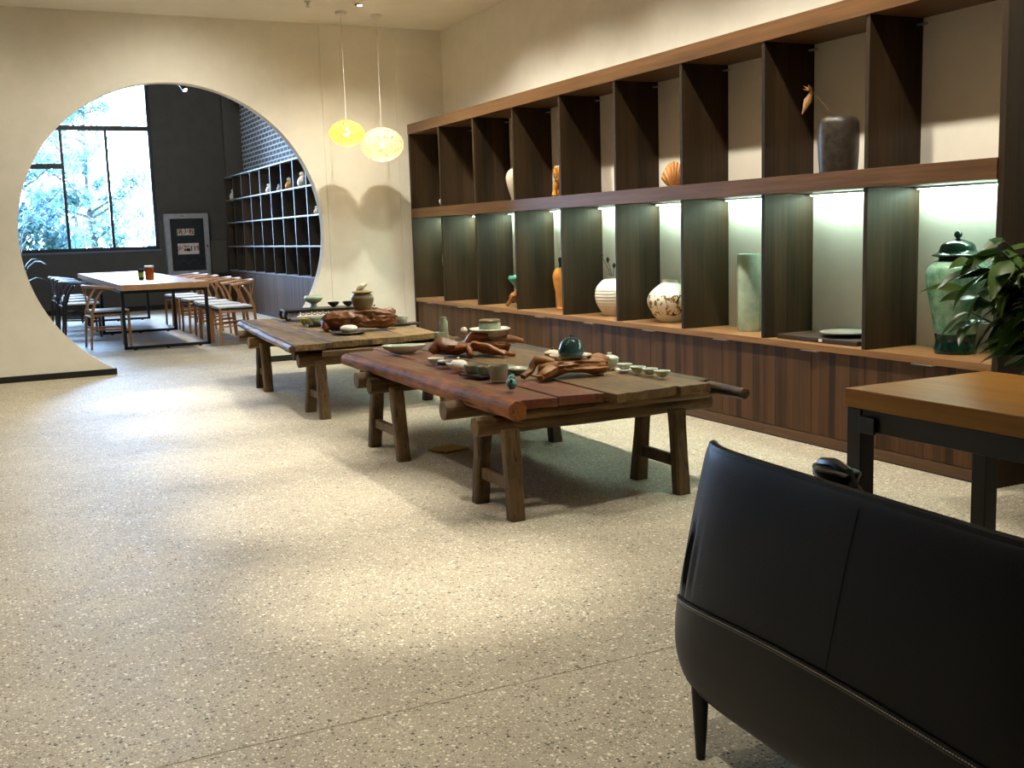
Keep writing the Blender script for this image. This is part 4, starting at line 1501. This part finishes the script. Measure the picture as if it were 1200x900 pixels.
# black bag lying on the seat, its puckered top above the backrest
t = thing('handbag', 'glossy black bag on the armchair seat, its puckered top showing above the back', 'bag', (1.72, 1.86, .425), R(-10))
mb = MB()
sg, st_ = 24, 12
mb.lathe(bl((.10, 0), (.13, .02), (.13, .10), (.11, .18), (.075, .22), (.06, .235), (.07, .26), (.03, .265)), 28, sx=.6, sy=1,
         fn=lambda a, z: 1 + .12 * math.sin(5 * a + z * 20) * (1 if z > .2 else .3) + .1 * math.sin(9 * a) * max(0, (z - .22) / .1))
mb.build('body', 'leather_gloss', t, True, angle=80)
MB().tube([(.0, -.07, .23), (.0, -.05, .262), (.0, .0, .272), (0, .05, .265), (0, .07, .235)], .014, 8).build('handle', 'leather_gloss', t, True)


# ================================================================== houseplant by the shelf end
hp = thing('houseplant', 'leafy green houseplant standing on the floor between the desk and the shelf end', 'plant', (4.07, 2.93, 0))
MB().lathe([(.13, 0), (.135, .01), (.17, .36), (.18, .38), (.165, .38), (.155, .33), (0, .33)], 28).build('planter', 'pot_dark', hp, True)
MB().lathe([(.155, .325), (.08, .342), (0, .345)], 20).build('soil', 'soil', hp, True)


def leaf_mesh(seed, L=.15, Wd=.05):
    rnd = random.Random(seed)
    cv = rnd.uniform(.25, .5)

    def fn(u, v):
        t_ = v
        wd = Wd * math.sin(PI * t_ ** .8) ** .9 * .5 * (1.0 if t_ < .98 else 0)
        s2 = (u - .5) * 2
        x = s2 * wd
        y = L * t_
        z = -cv * L * t_ * t_ + .25 * abs(s2) * wd + .06 * L * math.sin(t_ * 7 + seed) * abs(s2) * .4
        return (x, y, z)
    return MB().grid(fn, 4, 8).mesh('leaf', 'leaf', True, 80)


lmesh = [leaf_mesh(i, .15 + .02 * i, .062 + .008 * i) for i in range(4)]
rnd = random.Random(12)
for k in range(22):
    a = rnd.uniform(0, 2 * PI) if k > 12 else rnd.uniform(PI * .66, PI * 1.2)
    ln = rnd.uniform(.18, .48)
    zt = rnd.uniform(.66, 1.18)
    p0 = Vector((rnd.uniform(-.05, .05), rnd.uniform(-.05, .05), .33))
    p2 = Vector((math.cos(a) * ln, math.sin(a) * ln, zt))
    p1 = Vector((math.cos(a) * ln * .35, math.sin(a) * ln * .35, .33 + (zt - .33) * .7))
    MB().tube([p0, p1, p2], [.008, .006, .003], 6).build('stem', 'twig_dark', hp, True)
    for j in range(9):
        f = .45 + .55 * j / 8
        q = p0.lerp(p1, f / .5) if f < .5 else p1.lerp(p2, (f - .5) / .5)
        az = a + rnd.uniform(-1.4, 1.4) - PI / 2
        o = bpy.data.objects.new('leaf', rnd.choice(lmesh))
        COL.objects.link(o)
        o.parent = hp
        o.location = q
        o.rotation_euler = (rnd.uniform(-.5, .3), rnd.uniform(-.5, .5), az)
        s_ = rnd.uniform(.75, 1.2)
        o.scale = (s_, s_, s_)


# ================================================================== dining room
dt = thing('dining_table', 'long oak dining table on black steel frames in the room behind the moon gate', 'table', (1.92, 16.08, 0))
box('table_top', 'table_oak', -.495, .495, -3.0, 3.0, .70, .77, dt, .003)
for y in (13.22, 15.68, 18.35):
    yy = y - 16.08
    s_ = .018
    for x in (-.475, .475):
        box('leg', 'metal_black', x - s_, x + s_, yy - s_, yy + s_, .012, .70, dt)
    box('foot_bar', 'metal_black', -.475 - s_, .475 + s_, yy - s_, yy + s_, .012, .046, dt)
    box('top_bar', 'metal_black', -.475 + s_, .475 - s_, yy - s_, yy + s_, .662, .699, dt)
    for x in (-.37, 0, .37):
        MB().lathe([(0, 0), (.02, 0), (.02, .012), (0, .012)], 10, T(x, yy, 0)).build('glide', 'metal_black', dt)
for x in (-.475, .475):
    box('side_rail', 'metal_black', x - .016, x + .016, -2.85, 2.26, .668, .699, dt)


def wishbone(label, mat, group):
    """local: the sitter faces +x"""
    t = thing('wishbone_chair', label, 'chair', (0, 0, 0), 0, group)
    sd = MB().box(-.21, .23, -.235, .235, .415, .44).build('seat', 'seat_black', t, bevel=.008)
    pd = MB().box(-.2, .22, -.225, .225, .44, .462).build('seat_pad', 'seat_white', sd, bevel=.012)
    for s in (-1, 1):
        MB().tube([(.21, s * .235, 0), (.205, s * .235, .25), (.20, s * .23, .44)], [.014, .018, .016], 8).build('leg', mat, t, True)
        MB().tube([(-.24, s * .20, 0), (-.22, s * .215, .25), (-.205, s * .225, .44), (-.15, s * .245, .60), (-.08, s * .255, .70)], [.013, .017, .018, .015, .012], 8).build('leg', mat, t, True)
        MB().tube([(.205, s * .235, .22), (-.22, s * .215, .24)], .011, 6).build('stretcher', mat, t, True)
        MB().tube([(.205, s * .232, .40), (-.21, s * .222, .40)], .013, 6).build('seat_rail', mat, t, True)
    MB().tube([(.2, -.235, .39), (.2, .235, .39)], .014, 6).build('seat_rail', mat, t, True)
    MB().tube([(-.21, -.22, .39), (-.21, .22, .39)], .014, 6).build('seat_rail', mat, t, True)
    pts = []
    for i in range(17):
        a = R(-100 + 200 * i / 16)
        pts.append((-.0 - .275 * math.cos(a) + .02, .275 * math.sin(a), .715 + .035 * max(0, math.cos(a))))
    MB().tube(pts, [.011] + [.015] * 5 + [.018] * 5 + [.015] * 5 + [.011], 8).build('top_rail', mat, t, True)
    MB().tube([(-.20, 0, .43), (-.225, 0, .52)], [.016, .016], 8, squash=.5).build('back_splat', mat, t, True)
    for s in (-1, 1):
        MB().tube([(-.222, 0, .51), (-.235, s * .05, .63), (-.245, s * .10, .735)], [.013, .012, .011], 8, squash=.5).build('splat_arm', mat, t, True)
    return t


ring = ['nearest the moon gate', 'second from the moon gate', 'third from the moon gate', 'fourth from the moon gate', 'fifth from the moon gate', 'nearest the window wall']
oakc = wishbone('oak wishbone chair on the niche shelf side of the table, ' + ring[0], 'oak', 'oak wishbone chairs at the dining table')
ys = (13.22, 13.86, 14.46, 15.30, 16.05, 16.75)
for i, y in enumerate(ys):
    lab = 'oak wishbone chair on the niche shelf side of the table, ' + ring[i]
    if i == 0:
        oakc.location = (2.70, y, 0)
        oakc.rotation_euler = (0, 0, PI)
    else:
        dup(oakc, (2.70 - .01 * (i % 2), y, 0), PI + R((4, -3, 2, -4, 3)[i - 1]), lab)
dup(oakc, (1.33, 13.86, 0), R(4), 'oak wishbone chair standing alone before the row of backlit-darkened chairs')
dkc = wishbone('backlit-darkened wishbone chair across the table from the oak row', 'chair_backlit', 'backlit-darkened wishbone chairs at the dining table')
for i, y in enumerate((15.75, 16.6, 17.4, 18.2)):
    lab = 'backlit-darkened wishbone chair across the table from the oak row, ' + ('nearest the moon gate', 'second of four', 'third of four', 'nearest the window wall')[i]
    if i == 0:
        dkc.location = (1.20, y, 0)
        dkc.rotation_euler = (0, 0, R(-4))
    else:
        dup(dkc, (1.20, y, 0), R((3, -2, 4)[i - 1]), lab)

t = thing('label_glass', 'dark glass candle jar with a green label on the dining table', 'jar', (1.85, 14.62, .77))
MB().lathe([(.034, 0), (.036, .004), (.036, .135), (.03, .135), (.03, .02), (0, .02)], 18).build('body', 'dark_glass', t, True)
MB().lathe([(.0365, .03), (.0375, .03), (.0375, .09), (.0365, .09)], 18).build('label_band', 'green_label', t, True)
t = thing('amber_glass', 'wider amber glass jar with a pale rim on the dining table', 'jar', (1.955, 14.62, .77))
MB().lathe([(.05, 0), (.055, .005), (.057, .15), (0, .15)], 18).build('body', 'amber_drink', t, True)
MB().lathe([(.057, .15), (.06, .152), (.06, .172), (.05, .174), (0, .174)], 18).build('rim', 'cream_glaze', t, True)

# fire hydrant cabinet on the far wall
hc = thing('hydrant_cabinet', 'grey framed hydrant cabinet with dark glass and red-lettered signs', 'cabinet', (3.48, YF - .16, .60))
HWd, HHt = .385, 1.14
box('body', 'alu', -HWd, HWd, .02, .158, 0, HHt, hc)
fr = MB()
for x0, x1, z0, z1 in ((-HWd, HWd, 0, .10), (-HWd, HWd, HHt - .09, HHt), (-HWd, -HWd + .085, .10, HHt - .09), (HWd - .085, HWd, .10, HHt - .09)):
    fr.box(x0, x1, -.02, .02, z0, z1)
fr.build('door_frame', 'alu', hc, bevel=.004)
box('backing', 'cab_dark', -HWd + .085, HWd - .085, .012, .018, .1, HHt - .09, hc)
hs = MB()
hs.tube([(-.20 + .4 * k / 12, .006, .20 + .10 * abs(math.sin(k * .55))) for k in range(13)], .008, 6)
hs.build('hose', 'hose', hc, True)
box('glass_door', 'glass_dark', -HWd + .085, HWd - .085, -.008, -.004, .1, HHt - .09, hc)
box('lock', 'metal_black', HWd - .05, HWd - .03, -.03, -.02, .52, .56, hc)
box('brand_tag', 'yellow_card', -.12, -.04, -.023, -.0201, HHt - .055, HHt - .03, hc)


def text(s, size, mat, parent, loc, rot=(R(90), 0, 0), name='lettering'):
    cu = bpy.data.curves.new(name, 'FONT')
    cu.body = s
    cu.size = size
    cu.align_x = 'CENTER'
    cu.align_y = 'CENTER'
    cu.extrude = .0008
    cu.offset = .003
    tmp = bpy.data.objects.new(name, cu)
    COL.objects.link(tmp)
    bpy.context.view_layer.update()
    dg = bpy.context.evaluated_depsgraph_get()
    me = bpy.data.meshes.new_from_object(tmp.evaluated_get(dg))
    bpy.data.objects.remove(tmp)
    me.materials.clear()
    me.materials.append(M[mat])
    o = bpy.data.objects.new(name, me)
    COL.objects.link(o)
    o.parent = parent
    o.location = loc
    o.rotation_euler = rot
    return o


s1 = box('hydrant_sign', 'sign_green', -.19, .13, -.012, -.0085, .74, .87, hc, .002)
box('sign_plate', 'sign_white', -.178, .118, -.0145, -.0125, .75, .86, s1)
text('消火栓', .105, 'sign_red', s1, (-.03, -.0155, .805))
s2 = box('alarm_sign', 'sign_white', -.19, .19, -.012, -.0085, .40, .60, hc, .002)
text('火警', .11, 'sign_red', s2, (-.095, -.0135, .50))
text('119', .12, 'sign_red', s2, (.115, -.0135, .50))
ph = MB()
ph.box(-.035, .035, -.0145, -.0125, .455, .505)
ph.tube([(-.045, -.0135, .52), (-.035, -.0135, .535), (0, -.0135, .54), (.035, -.0135, .535), (.045, -.0135, .52)], .008, 6, squash=.3)
ph.build('telephone_mark', 'black_strip', s2)

gb = thing('wall_box', 'plain grey metal box on the far wall between the hydrant cabinet and the shelf', 'box', (4.04, YF - .1, .62))
box('housing', 'column_paint', -.165, .165, 0, .098, 0, .62, gb, .004)
box('cover', 'column_paint', -.15, .15, -.012, 0, .02, .60, gb, .002)

# dining room shelf
bs = thing('wall_shelf', 'tall dark shelf of small square niches along the dining room right wall', 'shelf', (4.1, 12.3, 0))
y0, y1 = 12.3, 20.1
L = y1 - y0
boards = (.70, 1.13, 1.55, 1.95, 2.355)
M['niche'] = wood('niche_wood', lin(40, 34, 28), lin(82, 70, 56), 'z', 9, .35, .5)
M['niche_lit_edge'] = plain('niche_board_window_lit', lin(112, 110, 112), .35, 0, .5)  # window light caught on the board edges is put into this paler colour
for z in boards:
    box('board', 'niche_lit_edge', 0, .40, 0, L, z - .022, z, bs, .002)
nd = int(round(L / .672))
for r_ in range(4):
    for k in range(nd + 1):
        y = L - k * .672
        if y < 0:
            continue
        box('divider', 'niche', .004, .40, max(0, y - .022), y, boards[r_] + .0005, boards[r_ + 1] - .0225, bs)
box('back_panel', 'niche', .40, .415, 0, L, .0, 2.355, bs)
for k in range(12):
    a, b = L * k / 12, L * (k + 1) / 12
    box('door', 'niche_door' if 'niche_door' in M else 'door', 0.01, .03, a + .002, b - .002, .06, .672, bs, .002)
box('plinth', 'black_strip', .03, .4, 0, L, 0, .06, bs)
box('side_panel', 'niche', 0, .4, L, L + .02, 0, 2.355, bs)
box('side_panel', 'niche', 0, .4, -.02, 0, 0, 2.355, bs)

figs = [(20.0 - .12, 1.95, 'white', 'bird-like white figurine in the top row niche nearest the far wall', 1.5),
        (17.2, 1.95, 'cream', 'small pale figurine in the top row of the niche shelf', 1.2),
        (16.55, 1.95, 'white', 'tiny white figurine beside the yellow figurine', .9),
        (15.95, 1.95, 'yellow', 'white and yellow figurine in the top row of the niche shelf', 1.4),
        (15.22, 1.95, 'white', 'taller white figurine in the top row next to the gate rim', 1.7),
        (14.60, 1.55, 'white', 'small low white figurine in the second row of the niche shelf', .9)]
for y, z, kind, lab, sc in figs:
    t = thing('figurine', lab, 'figurine', (4.2, y, z), R(90))
    m1 = 'orange_glaze' if kind == 'yellow' else 'white_glaze'
    MB().lathe(bl((.03, 0), (.04, .01), (.045, .04), (.03, .075), (.014, .09)) + [(0, .09)], 14, T(0, 0, 0, 0, sc)).build('body', m1, t, True)
    MB().lathe(bl((.006, 0), (.022, .014), (.018, .032), (.001, .042)), 12, T(.008, 0, .085 * sc, 0, sc)).build('head', 'white_glaze', t, True)
    MB().tube([(-.03 * sc, 0, .05 * sc), (-.05 * sc, 0, .085 * sc), (-.04 * sc, 0, .11 * sc)], [.012 * sc, .009 * sc, .004 * sc], 7).build('tail', 'white_glaze', t, True)

# small black spotlight hanging in the dining room
for x, y, tgt, lab in ((3.1, 18.0, (2.9, 17.2, 0), 'small black stem spotlight nearest the dining room window wall'), (3.1, 15.4, (2.9, 14.9, 0), 'small black stem spotlight over the middle of the oak chairs'),
                       (3.1, 13.0, (2.8, 13.4, 0), 'small black stem spotlight just behind the moon gate'), (2.0, 16.0, (3.5, 20.8, 1.5), 'added stem spotlight, out of view, brightening the hydrant cabinet')):  # the last one is added, hidden from view, to brighten the cabinet
    t = thing('track_spotlight', lab, 'spotlight', (x, y, ZF), 0, 'stem spotlights in the dining room')
    MB().tube([(0, 0, 0), (0, 0, -.98)], .01, 8).build('stem', 'metal_black', t, True)
    MB().tube([(-.01, .03, -.97), (.05, -.05, -1.1)], [.04, .045], 14).build('lamp_head', 'metal_black', t, True)
    MB().tube([(.0505, -.0505, -1.101), (.055, -.056, -1.11)], [.036, .03], 12).build('lens', 'spot_face', t, True)
    l = bpy.data.lights.new('spot_light', 'SPOT')
    l.energy = 190
    l.color = WARM
    l.spot_size = R(110)
    l.spot_blend = .7
    l.shadow_soft_size = .03
    lo = bpy.data.objects.new('spot_light', l)
    COL.objects.link(lo)
    lo.parent = t
    lo.location = (.06, -.062, -1.13)
    lo.rotation_euler = (Vector(tgt) - Vector((x + .06, y - .06, ZF - 1.13))).to_track_quat('-Z', 'Y').to_euler()

# palm at the left window side
pl = thing('palm_plant', 'dark green palm in a pot at the left end of the dining room window', 'plant', (.42, 18.9, 0))
MB().lathe([(.13, 0), (.16, .3), (.17, .32), (.15, .32), (.14, .28), (0, .28)], 20).build('planter', 'pot_dark', pl, True)
rnd = random.Random(5)
for k in range(22):
    a = rnd.uniform(0, 2 * PI)
    ln = rnd.uniform(.25, .5)
    zt = rnd.uniform(.75, 1.75)
    p = [Vector((math.cos(a) * ln * q, math.sin(a) * ln * q, .28 + (zt - .28) * (1 - (1 - q) ** 2) - .22 * max(0, q - .6) ** 1.5)) for q in (0, .2, .4, .6, .8, 1.0, 1.15)]
    MB().tube(p, [.006, .007, .016, .024, .022, .012, .002], 6, squash=.2).build('frond', 'palm', pl, True)
